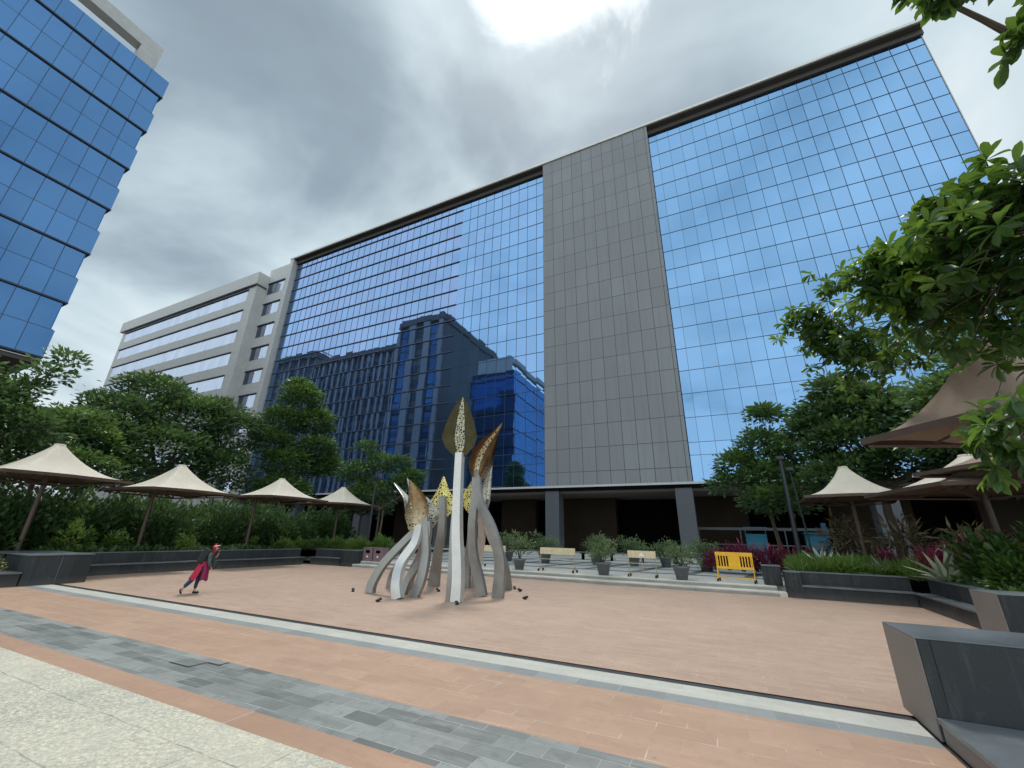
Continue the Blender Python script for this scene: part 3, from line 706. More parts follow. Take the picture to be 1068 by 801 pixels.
def tree(name, label, base, trunk_h, blobs, ncl, per, leaf, m, kind='quad', tr=.16, group=None, spread=.32, seed=1, lean=(0, 0), multi=1):
    g = np.random.default_rng(seed)
    t = empty(name, base, label=label, cat='tree', group=group)
    ncl = int(ncl*.62); per = int(per*1.5); spread *= .82; leaf *= 1.08
    B = Vector(base); bl = [(x-B.x, y-B.y, z-B.z, a, b_, c_) for x, y, z, a, b_, c_ in blobs]
    pos, dr, sz, tn = crown(bl, ncl, per, leaf, kind, spread, g)
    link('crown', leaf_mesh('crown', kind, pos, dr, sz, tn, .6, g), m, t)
    tb = MB()
    top = Vector((lean[0], lean[1], trunk_h))
    for s in range(multi):
        o = Vector((.22*math.cos(s*2.2), .22*math.sin(s*2.2), 0)) * (multi > 1)
        pts = [o, o*1.6 + top*.35 + Vector((.06, -.05, 0)), o*2 + top*.7 + Vector((-.05, .06, 0)), o*2 + top]
        tb.tube(pts, [tr*1.25, tr, tr*.88, tr*.72], 9)
    for (x, y, z, a, b_, c_) in bl:
        e_ = Vector((x, y, z)); mid = top.lerp(e_, .5) + Vector((g.normal(0, .15), g.normal(0, .15), -.1*(e_-top).length))
        tb.tube([top, mid, e_], [tr*.55, tr*.34, tr*.14], 6)
        for j in range(5):
            u = unit(g.normal(0, 1, 3)); f = e_ + Vector((u[0]*a*.85, u[1]*b_*.85, abs(u[2])*c_*.8)); tb.tube([e_, e_.lerp(f, .5) + Vector((0, 0, .1)), f], [tr*.14, tr*.09, tr*.03], 5)
    tb.build('trunk', M['bark'], t)
    return t
def blobset(c, r, n, br, seed, squash=.8):
    g = np.random.default_rng(seed); o = []
    for i in range(n):
        u = unit(g.normal(0, 1, 3)); k = g.uniform(.35, 1)
        s = br*g.uniform(.7, 1.3)
        o.append((c[0]+u[0]*r[0]*k, c[1]+u[1]*r[1]*k, c[2]+u[2]*r[2]*k, s, s, s*squash))
    return o

GT = 'trees behind the left bench wall'
bl = [(-33.3, 10.5, 6.6, 2.6, 2.6, 1.8), (-34.5, 12.5, 8.3, 2.4, 2.6, 1.8), (-35.6, 14.0, 10.8, 2.1, 2.2, 1.3), (-34.5, 16.0, 9.2, 2.6, 2.6, 2.0), (-32.6, 18.4, 8.6, 1.9, 2.0, 1.9), (-33.0, 14.5, 6.3, 2.6, 3.0, 2.0), (-32.3, 18.0, 5.6, 2.0, 2.2, 1.8), (-36.5, 12.3, 9.6, 1.2, 1.5, .8), (-32, 11.5, 4.6, 2, 2, 1.5), (-34.2, 17.6, 10.4, 1.6, 1.4, 1.0)]
tree('spreading_tree', 'largest spreading dark green tree behind the left bench, crown overlapping the pale building', (-33.8, 15, .7), 4.2, bl, 3600, 9, .30, M['leaf_dark'], seed=11, tr=.3, group=GT, spread=.36)
bl = [(-32.4, 23.3, 12.9, 1.25, 1.5, 1.25), (-32.9, 22.3, 10.6, 1.4, 1.6, 1.3), (-31.8, 24.6, 10.9, 1.3, 1.5, 1.3), (-32.8, 21.6, 8.6, 1.4, 1.6, 1.2), (-31.3, 24.9, 8.5, 1.3, 1.5, 1.3), (-32, 23, 7, 1.6, 2, 1.3), (-31, 26, 7.2, 1.1, 1.3, 1.0), (-32, 23, 4.8, 1.8, 2.2, 1.2), (-32.6, 23.0, 14.1, .8, .9, .6)]
tree('upright_tree', 'tall dense tree in front of the left end of the blue glass facade', (-32, 23.3, .7), 4.6, bl, 2600, 9, .30, M['leaf_mid'], seed=12, tr=.22, group=GT, spread=.34)
bl = [(-27.6, 4.9, 6.4, 1.7, 1.8, 1.5), (-28.2, 3.6, 7.6, 1.8, 1.8, 1.4), (-27.0, 6.2, 5.6, 1.4, 1.4, 1.0), (-28.4, 2.5, 5.6, 2.2, 2.2, 1.6), (-27.3, 6.6, 8.4, .55, .7, .5), (-27.3, 7.0, 9.3, .45, .6, .45), (-27.5, 6.0, 7.6, .7, .7, .5)]
tree('leaning_tree', 'loose leafy tree at the far left, one branch reaching up below the glass tower', (-27.8, 4.2, .6), 3.4, bl, 1500, 9, .26, M['leaf_dark'], seed=13, tr=.16, group=GT, spread=.28)
bl = [(-31.5, 8.0, 6.2, 1.8, 1.8, 1.4), (-31.0, 9.3, 7.0, 1.2, 1.2, .9), (-31.6, 7.0, 5.0, 1.8, 2.0, 1.3), (-31, 10.2, 6.2, 1.2, 1.2, .8), (-30.2, 9.6, 4.6, 1.6, 1.6, 1.1)]
tree('small_tree', 'smaller open tree between the left canopy and the large spreading tree', (-31.2, 8.6, .7), 3.2, bl, 1200, 9, .24, M['leaf_mid'], seed=14, tr=.13, group=GT, spread=.3)
bl = [(-25.6, 25.0, 8.2, .8, .8, .8), (-24.7, 26.0, 7.1, 1.1, 1.1, .9), (-25.8, 24.6, 6.2, 1.2, 1.2, 1.0), (-23.6, 27.2, 7.3, .7, .8, .7), (-23.3, 27.4, 5.6, 1.2, 1.2, .9), (-25, 25.8, 4.9, 1.4, 1.5, 1.0), (-22.6, 27.9, 6.3, .7, .8, .6)]
tree('slender_tree', 'slender young tree behind the smallest left canopy and the dark lamp pole', (-24.4, 26.2, .7), 2.9, bl, 620, 10, .28, M['leaf_mid'], seed=15, tr=.09, group=GT, spread=.3, multi=2)
for i, (x, y, r_) in enumerate(((-36, 26, 1.9), (-29, 29, 1.6), (-38, 8, 2.2), (-33, 3, 2))):
    bl = blobset((x, y, 4.6), (1.6, 1.8, 1.5), 6, 1.4, 40+i)
    tree('background_tree', ['bushy tree filling the gap behind the tall dense tree', 'low bushy tree in the shade in front of the passage on the left', 'bushy tree behind the small open tree at left', 'bushy tree behind the leftmost canopy'][i], (x, y, .7), 2.6, bl, 650, 9, .28, M['leaf_dark'], seed=50+i, tr=.12, group=GT)

GR = 'trees behind the right planter'
bl = [(3.6, 29.8, 9.3, .75, .75, .8), (3.1, 29.9, 7.6, 1.1, 1.1, .9), (1.6, 30.0, 6.4, 1.1, 1.0, .8), (4.3, 29.7, 7.0, 1.2, 1.2, 1.0), (3.2, 29.6, 5.5, 1.4, 1.3, .9), (.9, 30, 5.2, .9, .9, .5), (4.8, 29.5, 5.2, 1.1, 1.1, .8), (3.2, 29, 4.0, 1.6, 1.3, .9)]
tree('young_tree', 'young bright green tree rising before the right glass facade beside the black poles', (3.0, 29.9, .75), 3.2, bl, 1000, 10, .30, M['leaf_mid'], seed=21, tr=.11, group=GR, spread=.3)
bl = [(6.6, 26.3, 9.6, .9, .9, .7), (6.0, 26.4, 8.2, 1.2, 1.2, .9), (7.6, 26.0, 8.6, 1.3, 1.3, .9), (8.8, 25.6, 7.7, 1.5, 1.4, 1.1), (6.6, 26.0, 6.6, 1.8, 1.6, 1.1), (8.6, 25.4, 5.6, 1.7, 1.5, 1.1), (10.4, 25, 7.4, 1.6, 1.5, 1.2), (5.0, 26.6, 7.6, .8, .8, .6), (6, 26, 5.0, 1.5, 1.4, .9), (10.4, 24.6, 5.4, 1.6, 1.5, 1.2)]
tree('broad_tree', 'broad dark green tree above the right cream canopies', (7.4, 26, .75), 3.6, bl, 2100, 10, .30, M['leaf_dark'], seed=22, tr=.2, group=GR, spread=.34)
bl = [(8.6, 20.2, 7.0, 1.2, 1.2, .9), (9.8, 19.4, 6.2, 1.3, 1.3, 1.0), (11.2, 19, 7.2, 1.5, 1.5, 1.1), (7.8, 20.3, 5.7, .9, .9, .7), (10.5, 18.6, 5.0, 1.5, 1.5, .9), (12.6, 19, 5.8, 1.6, 1.6, 1.2), (9.4, 20.2, 8.2, 1.0, 1.0, .8)]
tree('layered_tree', 'layered light green tree directly behind the right canopies', (10.2, 20.4, .75), 3.4, bl, 1300, 10, .26, M['leaf_mid'], seed=23, tr=.15, group=GR, spread=.3)
for i, (x, y) in enumerate(((15, 30), (14, 22), (19, 26))):
    bl = blobset((x, y, 5.4), (2, 2, 2), 7, 1.5, 70+i)
    tree('background_tree', ['bushy tree in the shade beneath the right end of the glass block', 'bushy tree at the right edge behind the canopies', 'farthest bushy tree at the right edge'][i], (x, y, .7), 3, bl, 800, 9, .28, M['leaf_dark'], seed=80+i, tr=.14, group=GR)

# near branches reaching in from the right: big glossy leaves in whorls
def near_tree():
    g = np.random.default_rng(33); base = Vector((6.2, 7.15, .9))
    t = empty('overhanging_tree', base, label='nearest tree, large glossy leaves hanging in from the right edge', cat='tree')
    tb = MB(); tb.tube([(0, 0, 0), (-.1, .1, 1.6), (-.3, -.1, 3.2), (-.6, -.5, 4.6)], [.17, .14, .12, .1], 10)
    top = Vector((-.6, -.5, 4.6)) + base
    # branch ends: (x, y, z, spread radius, number of whorls)
    ends = [(2.43, 4.6, 4.52, 0.36, 52), (2.46, 4.12, 4.44, 0.36, 52), (2.61, 4.73, 4.18, 0.40, 56), (2.54, 5.21, 4.34, 0.36, 48), (2.24, 5.13, 4.61, 0.27, 44), (2.02, 5.22, 4.55, 0.20, 30), (1.84, 5.08, 4.69, 0.15, 22), (1.86, 5.0, 4.5, .14, 18), (1.95, 4.95, 4.78, .1, 14), (2.52, 3.88, 4.52, 0.24, 30), (2.28, 4.34, 4.78, 0.13, 14), (2.14, 4.42, 4.86, .09, 8), (2.1, 5.0, 4.62, .14, 18), (1.98, 5.0, 4.35, .12, 12),
            (2.85, 5.28, 3.87, 0.38, 40), (2.39, 5.72, 4.3, 0.32, 30), (2.8, 4.2, 4.3, .5, 40), (2.12, 8.75, 5.91, 0.26, 44), (2.33, 8.69, 5.53, 0.3, 50), (2.53, 8.64, 5.17, 0.34, 50), (2.44, 8.14, 6.21, 0.2, 14), (3.01, 9.01, 5.06, 0.45, 36), (3.43, 8.86, 5.01, 0.45, 36), (3.86, 8.68, 5.22, 0.45, 30),
            (1.54, 3.25, 2.57, 0.10, 9), (1.43, 3.3, 2.47, 0.06, 4), (1.55, 3.25, 2.4, 0.09, 7), (1.48, 3.29, 2.33, 0.05, 3), (1.53, 3.04, 2.57, 0.11, 8),
            (2.22, 3.33, 6.15, 0.07, 6), (2.42, 3.23, 6.08, 0.10, 8), (2.26, 3.57, 6.70, 0.06, 5), (2.22, 2.92, 5.02, 0.06, 5), (2.30, 2.86, 5.14, 0.08, 6), (2.5, 3.3, 6.3, .12, 7)]
    P_, D_, S_, T_ = [], [], [], []
    for (x, y, z, r_, nw) in ends:
        sprig = .34 if (x < 2.16 and 4 < y < 6.5 and z > 4.3) else 0
        e_ = Vector((x, y, z)); hub = top.lerp(e_, .45) + Vector((.15, 0, .35))
        tb.tube([top-base, hub-base, e_.lerp(hub, .35)-base + Vector((0, 0, .08)), e_-base], [.055, .035, .018, .006], 6)
        for w in range(nw):
            c = np.array(e_) + g.normal(0, 1, 3)*r_*[.8, .8, .55]
            ax = unit(g.normal(0, .6, 3) + [-.45, -.1, .35])
            hl = sprig*(g.random() < .7) + g.normal(.20, .12) + (g.random() < .10)*.35 + .55*max(0, (c[2]-z)/r_*.35 - (c[0]-x)/r_*.3) * (g.random() < .75)  # upper left leaves of each clump toned brighter, a painted highlight
            tb.tube([Vector(e_.lerp(Vector(c), .2))-base, Vector(c)-base], [.006, .003], 4, False)
            nl = g.integers(7, 12); big = 1.25 if y < 6.5 and z > 3.5 and (x > 1.95) else (1.35 if y > 6.5 else .85)
            for j in range(nl):
                a = j/nl*2*math.pi + g.uniform(-.3, .3); s1 = unit(np.cross(ax, [.1, .2, 1.])); s2 = np.cross(ax, s1)
                d = ax*g.uniform(.1, .9) + s1*math.cos(a) + s2*math.sin(a) + [0, 0, -.45]
                P_.append(c - np.array(base)); D_.append(d); S_.append(g.uniform(.09, .165)*big); T_.append(hl + g.normal(0, .1))
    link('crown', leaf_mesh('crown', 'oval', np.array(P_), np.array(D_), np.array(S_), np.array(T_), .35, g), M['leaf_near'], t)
    tb.build('trunk', M['bark'], t)
near_tree()

# ------------------------------------------------------------------ shrubs and planting
def shrub_proto(name, m, h, r_, n, leaf, kind, seed, label, cat, group, upright=.5, stems=True, tone=.0):
    g = np.random.default_rng(seed)
    t = empty(name, (0, 0, 0), label=label, cat=cat, group=group)
    u = unit(g.normal(0, 1, (n, 3))); u[:, 2] = np.abs(u[:, 2]); k = g.uniform(.35, 1, n)**.5
    lump = 1 + .18*np.sin(u[:, 0]*5 + seed) + .15*np.sin(u[:, 1]*7 + seed*2)
    pos = u*k[:, None]*lump[:, None]*[r_, r_, h*.92] + [0, 0, h*.06]
    d = unit(u*[1, 1, .6] + [0, 0, upright] + g.normal(0, .35, (n, 3)))
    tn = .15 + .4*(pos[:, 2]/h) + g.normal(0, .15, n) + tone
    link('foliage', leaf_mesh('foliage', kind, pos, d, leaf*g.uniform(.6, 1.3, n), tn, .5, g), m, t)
    if stems:
        b = MB()
        for i in range(7):
            a = g.uniform(0, 6.28); e_ = (math.cos(a)*r_*.6, math.sin(a)*r_*.6, h*.75); b.tube([(math.cos(a)*.06, math.sin(a)*.06, 0), (e_[0]*.4, e_[1]*.4, h*.4), e_], [.025, .018, .006], 5)
        b.build('stem', M['bark'], t)
    return t
def scatter(proto, spots, seed=0):
    rr = random.Random(seed)
    for i, (x, y, z, s) in enumerate(spots):
        o = proto if i == 0 else copy_tree(proto)
        o.location = (x, y, z); o.rotation_euler.z = rr.uniform(0, 6.28); o.scale = (s, s, s*rr.uniform(.88, 1.12))
rr = random.Random(5)
pr = shrub_proto('hedge_shrub', M['leaf_dark'], 2.1, 1.15, 2600, .22, 'quad', 3, 'dark shrub in the tall hedge behind the left bench wall', 'shrub', 'dark hedge shrubs behind the left bench wall')
scatter(pr, [(-26.0 + rr.uniform(-.3, .3), 6.6 + i*1.25, .7, rr.uniform(.85, 1.15)) for i in range(12)] + [(-28.6 + rr.uniform(-.4, .4), 7 + i*1.6, .7, rr.uniform(1.15, 1.4)) for i in range(13)] + [(-26.0, 20.9, .7, .8)], 1)
pr = shrub_proto('lime_shrub', M['leaf_lime'], 1.1, .6, 700, .17, 'quad', 4, 'lighter yellow green shrub in front of the dark hedge behind the left bench', 'shrub', 'yellow green shrubs in the left hedge')
scatter(pr, [(-24.6, 8.6, .75, 1.1), (-24.6, 12.9, .75, .8), (-24.7, 10.1, .75, .8), (-25.0, 16.6, .75, .7), (-23.6, 4.8, .6, .7)], 2)
pr = shrub_proto('low_green_shrub', M['leaf_lime'], .75, .65, 900, .24, 'slim', 6, 'low bright green shrub in the bed near the mauve bins', 'shrub', 'low bright green shrubs near the mauve bins', .9, tone=-.15)
scatter(pr, [(-24.6 + i*.62, 20.9 + (i % 3)*.45, .75, rr.uniform(.75, 1.05)) for i in range(9)] + [(-24.2, 18.3, .75, .8), (-24.4, 19.6, .75, .9)], 3)
pr = shrub_proto('crimson_shrub', M['leaf_red'], .95, .55, 420, .34, 'slim', 8, 'crimson leaved shrub in the row behind the yellow barricade', 'shrub', 'crimson leaved shrubs behind the right planter', .8)
scatter(pr, [(-.4 + i*.62, 25.6 - i*.06 + (i % 2)*.5, .45, rr.uniform(.95, 1.2)) for i in range(9)], 4)
pr = shrub_proto('crimson_bush', M['leaf_red'], .85, .5, 380, .32, 'slim', 9, 'crimson leaved bush between the two masts of the right canopies', 'shrub', 'crimson leaved bushes between the right masts', .8)
scatter(pr, [(6.4, 19.9, .78, 1.0), (7.1, 19.4, .78, 1.1), (7.7, 19.0, .78, .9), (8.6, 18.6, .78, 1.0), (5.7, 21.4, .78, .9)], 5)
pr = shrub_proto('broadleaf_shrub', M['leaf_near'], 1.2, .75, 620, .3, 'oval', 10, 'glossy broad leaved green shrub beside the thick mast at the right edge', 'shrub', 'broad leaved shrubs in the right planter', .5, tone=-.12)
scatter(pr, [(6.9, 16.9, .78, 1.0), (7.6, 15.7, .78, 1.05), (6.6, 15.6, .78, .75), (8.6, 16.6, .78, 1.2), (9.5, 15.4, .78, 1.3)], 6)
pr = shrub_proto('shade_shrub', M['leaf_dark'], 1.8, 1.1, 1500, .24, 'quad', 12, 'dark shrub in the shade under the right canopies', 'shrub', 'dark shrubs under the right canopies', .5)
scatter(pr, [(8.6, 22.5, .78, .9), (10.5, 21.5, .78, 1.1), (12, 20, .78, 1.1), (12.5, 18, .78, 1.2), (13.5, 24, .78, 1.2), (16, 21, .78, 1.3)], 7)
# dry fan palms under the canopy
def palm(x, y, z, h, lab, seed):
    g = np.random.default_rng(seed); t = empty('dry_palm', (x, y, z), label=lab, cat='plant', group='dry brown palms under the right canopies')
    P_, D_, S_, T_ = [], [], [], []
    for i in range(26):
        a = g.uniform(0, 6.28); el = g.uniform(.2, 1.3); L = g.uniform(.7, 1.2)*h*.5
        dv = np.array([math.cos(a)*math.cos(el), math.sin(a)*math.cos(el), math.sin(el)]); tip = np.array([0, 0, h*.35]) + dv*L
        for j in range(16): P_.append(tip*(.5+.5*j/16)); D_.append(dv + g.normal(0, .45, 3) - [0, 0, .35]); S_.append(g.uniform(.3, .6)); T_.append(g.uniform(0, 1))
    link('frond', leaf_mesh('frond', 'slim', np.array(P_), np.array(D_), np.array(S_), np.array(T_), .5, g), M['leaf_palm'], t)
    b = MB(); b.tube([(0, 0, 0), (.03, 0, h*.4)], [.1, .07], 8); b.build('stem', M['bark'], t)
palm(5.2, 24.4, .78, 2.7, 'dry brown palm left of the first right mast', 1); palm(6.7, 23.4, .78, 2.6, 'dry brown palm right of the first right mast', 2); palm(8.1, 21.2, .78, 2.0, 'small dry brown palm under the overlap of two right canopies', 3)
# agaves
def agave(x, y, z, s, lab, seed):
    g = np.random.default_rng(seed); n = 26; a = g.uniform(0, 6.28, n); el = g.uniform(.25, 1.35, n)
    d = np.stack([np.cos(a)*np.cos(el), np.sin(a)*np.cos(el), np.sin(el)], 1)
    t = empty('agave', (x, y, z), label=lab, cat='plant')
    link('leaves', leaf_mesh('leaves', 'slim', np.zeros((n, 3)) + [0, 0, .03], d, s*g.uniform(.8, 1.15, n), g.uniform(.3, 1, n), .2, g), M['leaf_agave'], t)
agave(3.55, 21.3, .8, 1.0, 'spiky pale agave in the grass between the black poles and the first right mast', 3)
agave(5.15, 20.4, .8, .7, 'small spiky agave at the foot of the first right mast', 4)
agave(6.0, 18.0, .8, 1.05, 'large striped spiky agave between the two right masts', 5)
agave(4.4, 21.6, .8, .8, 'pale agave just behind the first right mast', 6)
# grassy ground cover
def groundcover(name, m, regions, leaf, kind, seed, label, tone=0, z=.8):
    g = np.random.default_rng(seed); P_ = []
    for (x0, x1, y0, y1, n) in regions: P_.append(np.stack([g.uniform(x0, x1, n), g.uniform(y0, y1, n), np.full(n, z)], 1))
    p = np.concatenate(P_); n = len(p); d = g.normal(0, .38, (n, 3)) + [0, 0, 1]
    clump = np.sin(p[:, 0]*3.1+seed) * np.sin(p[:, 1]*2.7)
    o = link(name, leaf_mesh(name, kind, p, d, leaf*(1+.3*clump)*g.uniform(.6, 1.2, n), .45 + .2*clump + g.normal(0, .15, n) + tone, .8, g), m)
    tag(o, label, 'ground cover', kind='stuff')
groundcover('ornamental_grass', M['leaf_lime'], [(2.5, 5.6, 20.0, 22.2, 9000), (5.6, 8, 19.2, 20.5, 3500)], .55, 'blade', 5, 'bright green ornamental grass filling the front of the right planter', -.12)
groundcover('dark_ground_cover', M['leaf_dark'], [(6.15, 9.5, 15, 19.5, 5000), (5, 14, 20.5, 26, 5000), (-30, -24.1, 7.6, 22, 9000)], .32, 'quad', 6, 'dark leafy ground cover in the planters', 0)
groundcover('bed_ground_cover', M['leaf_mid'], [(-24, -19.8, 20.6, 23.3, 3000)], .3, 'blade', 7, 'green ground cover in the bed beside the mauve bins', 0)
# flowers at left edge
g = np.random.default_rng(9)
t = empty('flower_clump', (-21.9, 5.75, .43), label='small clump of yellow flowers and leaves at the left edge of the picture', cat='plant')
u = unit(g.normal(0, 1, (260, 3))); u[:, 2] = abs(u[:, 2])
link('leaves', leaf_mesh('leaves', 'oval', u*[.3, .45, .42]*g.uniform(.4, 1, (260, 1)), u+[0, 0, .3], g.uniform(.08, .16, 260), g.uniform(.2, .8, 260), .5, g), M['leaf_pot'], t)
u = unit(g.normal(0, 1, (70, 3))); u[:, 2] = abs(u[:, 2])
link('flower', leaf_mesh('flower', 'oval', u*[.32, .45, .46], u, g.uniform(.06, .1, 70), g.uniform(.2, 1, 70), .5, g), M['flower'], t)

# ------------------------------------------------------------------ canopies on masts
def canopy(cx, cy, zb, ztop, zedge, half, rot, mast, label, group, fabric='canopy', seed=0):
    """conic tensile canopy; mast=(x,y) of the post foot"""
    t = empty('canopy_shade', (mast[0], mast[1], zb), label=label, cat='canopy', group=group)
    ox, oy = cx-mast[0], cy-mast[1]; h = ztop - zb; he = zedge - zb
    cr, sr = math.cos(rot), math.sin(rot)
    def top_mesh(dz, inset):
        b = MB(); nr, na = 16, 48; vs = []
        for i in range(nr+1):
            f = i/nr
            for k in range(na):
                a = 2*math.pi*k/na
                ca, sa = math.cos(a), math.sin(a); q = 1/max(abs(ca), abs(sa))          # square boundary
                q = q*(1 - .10*(1-abs(math.cos(2*a))**.0)) 
                edge = min(q, 1.4142)*(half-inset)
                sag = 1 - .085*(1 - ((abs(math.tan((a + math.pi/4) % (math.pi/2) - math.pi/4)))**2))
                edge *= sag
                r0 = .17; rad = r0 + (edge-r0)*f
                # corners a bit lower, fabric swoops up to the ring
                z = he + (h-he)*(1-f)**2.15 + (.10*f*(1-f))
                z -= .12*f*(q-1)
                x = rad*ca; y = rad*sa
                vs.append((ox + x*cr - y*sr, oy + x*sr + y*cr, z+dz))
        fs = [(i*na+k, (i)*na+(k+1) % na, (i+1)*na+(k+1) % na, (i+1)*na+k) for i in range(nr) for k in range(na)]
        b.add(vs, fs, True); return b, vs, na, nr
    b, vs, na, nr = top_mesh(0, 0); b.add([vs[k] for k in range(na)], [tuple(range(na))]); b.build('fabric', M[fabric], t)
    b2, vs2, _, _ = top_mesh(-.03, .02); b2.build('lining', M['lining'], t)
    rim = [Vector(vs[nr*na+k]) for k in range(na)]; b = MB()
    b.add([r_ + Vector((0, 0, .015)) for r_ in rim] + [r_ - Vector((0, 0, .10)) for r_ in rim], [(k, (k+1) % na, na+(k+1) % na, na+k) for k in range(na)])
    b.build('edge_frame', M['frame_brown'], t)
    # centre ring cap
    b = MB(); b.lathe([(.0, .05), (.17, .05), (.19, .0), (.17, -.05)], (ox, oy, h), 16); b.build('top_ring', M['frame_brown' if fabric != 'canopy' else 'canopy'], t)
    # mast, arms
    b = MB(); b.tube([(0, 0, -.15), (0, 0, he*.5), (0, 0, he-.12)], [.085, .08, .075], 10); b.tube([(0, 0, he-.3), (ox, oy, he+.02)], [.05, .05], 8); b.tube([(ox, oy, he-.36), (ox, oy, h-.05)], [.05, .04], 8); b.build('mast', M['frame_brown'], t)
    for k in range(4):
        a = math.pi/4 + k*math.pi/2 + rot; L = half*1.34
        b = MB(); c = Vector((ox, oy, he-.35)); e_ = Vector((ox+math.cos(a)*L, oy+math.sin(a)*L, he-.17))
        b.tube([c, e_], [.04, .03], 6); b.tube([Vector((ox, oy, he+.25)), c.lerp(e_, .55)], .022, 5)
        b.build('arm', M['frame_brown'], t)
    b = MB(); b.lathe([(.16, 0), (.16, .03), (.1, .04)], (0, 0, 0), 12); b.build('base_plate', M['frame_brown'], t)
    return t
GL = 'cream canopies along the left bench'
canopy(-24.55, 7.1, .8, 5.05, 3.78, 2.0, R(6), (-24.55, 7.1), 'leftmost cream canopy, its edge cut by the left border of the picture', GL)
canopy(-24.1, 11.55, .8, 4.85, 3.62, 2.0, R(4), (-24.6, 10.95), 'second cream canopy from the left, behind the walking person', GL)
canopy(-23.9, 17.0, .8, 4.85, 3.75, 2.0, R(2), (-24.6, 16.1), 'third cream canopy from the left, before the tall dense tree', GL)
canopy(-24.5, 22.4, .8, 4.92, 3.78, 2.0, R(8), (-24.6, 22.3), 'smallest and farthest cream canopy on the left, next to the lamp pole', GL)
GRC = 'canopies along the right planter'
canopy(5.35, 23.0, .8, 5.06, 3.80, 1.85, R(-4), (5.35, 23.0), 'cream canopy standing farthest back on the right, behind the spiky agave', GRC)
canopy(7.45, 18.1, .8, 4.6, 3.62, 2.1, R(10), (7.5, 18.0), 'cream canopy with a thick brown mast at the right edge', GRC)
canopy(8.3, 16.0, .8, 5.2, 4.02, 2.0, R(25), (9.6, 15.6), 'cream canopy partly hidden by the one with the thick mast, its tip showing above it', GRC, 'canopy_shaded')
canopy(4.35, 8.95, .0, 5.08, 3.72, 1.32, R(33), (4.35, 8.95), 'nearest cream canopy, fabric coloured as in shade, high at the right edge, half hidden by leaves', GRC, 'canopy_shaded')

# ------------------------------------------------------------------ poles
def pole(x, y, z, h, lab, lean=0, arm=False, r_=.075):
    t = empty('lamp_pole', (x, y, z), label=lab, cat='lamp pole')
    b = MB(); b.tube([(0, 0, -.1), (lean, 0, h)], [r_, r_*.8], 10); b.build('post', M['pole'], t)
    b = MB()
    if arm: b.box(-.75, .75, -.12, .12, h-.12, h-.02)
    b.box(-.16+lean, .16+lean, -.16, .16, h-.02, h+.14); b.build('lamp_head', M['pole'], t, bevel=.02)
    b = MB(); b.lathe([(.17, 0), (.17, .05), (.1, .08)], (0, 0, 0), 12); b.build('base', M['pole'], t)
pole(-20.8, 21.7, .77, 4.6, 'dark lamp pole with short cross arm beside the smallest left canopy', 0, True)
pole(3.15, 23.8, .8, 4.9, 'thick black lamp pole in the right planter by the yellow barricade', 0, False, .11)
pole(3.75, 24.2, .8, 4.4, 'thin dark pole just right of the thick black lamp pole', -.25, False, .045)

# ------------------------------------------------------------------ barricades
def barricade(x0, y0, x1, y1, label, body, tube, slots=False, mark=False, hgt=1.08):
    L = math.hypot(x1-x0, y1-y0); t = empty('barricade', (x0, y0, .3), math.atan2(y1-y0, x1-x0), label, 'barricade', 'wheeled barricades on the terrace edge')
    h = hgt
    b = MB(); b.box(0, L, -.022, .022, h-(.30 if not slots else .15), h)
    if slots:
        b.box(L*.34, L*.66, -.018, .018, h-.58, h-.15); b.box(0, L, -.018, .018, h-.66, h-.56)
    b.build('board', M[body], t, bevel=.008)
    for x in (.03, L-.03):
        b = MB(); b.tube([(x, 0, .12), (x, 0, h-.02)], .022, 8); b.tube([(x, -.28, .12), (x, .28, .12)], .02, 8)
        if slots: b.tube([(x, -.26, .12), (x, 0, .55)], .016, 6); b.tube([(x, .26, .12), (x, 0, .55)], .016, 6)
        b.build('leg', M[tube], t)
        for yy in (-.26, .26):
            w = MB(); w.tube([(x-.03, yy, .06), (x+.03, yy, .06)], .06, 14); w.build('wheel', M['rubber'], t)
    b = MB(); b.tube([(0, 0, .16), (L, 0, .16)], .018, 8)
    if not slots: b.tube([(0, 0, .55), (L, 0, .55)], .016, 8); b.tube([(L/2, 0, .16), (L/2, 0, h-.3)], .016, 8)
    b.build('rail', M[tube], t)
    if slots:
        b = MB()
        for i in range(4):
            for s_ in (0, 1):
                xx = .08 + i*L*.075 + (L*.66 if s_ else 0); b.box(xx-.02, xx+.02, -.015, .015, h-.57, h-.14)
        b.build('bars', M[tube], t)
    if mark:
        b = MB()
        prof = [(-.13, -.08), (.13, -.08), (.10, 0), (.05, .02), (0, .10), (-.05, .02), (-.10, 0)]
        b.add([(L/2+px_, -.0245, h-.15+pz) for px_, pz in prof], [tuple(range(7))]); b.build('emblem', M['white_paint'], t)
    return t
barricade(-8.32, 20.75, -6.45, 20.6, 'faded cream barricade left of the middle potted shrub', 'cream_paint', 'tube_cream')
barricade(-3.95, 20.6, -2.72, 20.6, 'faded cream barricade with a small white mark, right of the middle potted shrub', 'cream_paint', 'tube_cream', mark=True)
barricade(-.32, 20.95, 1.08, 20.75, 'bright yellow barricade with slotted sides next to the right planter', 'yellow', 'yellow', slots=True, hgt=1.14)
barricade(-11.9, 21.2, -10.5, 21.2, 'faded cream barricade mostly hidden behind the steel sculptures', 'cream_paint', 'tube_cream')

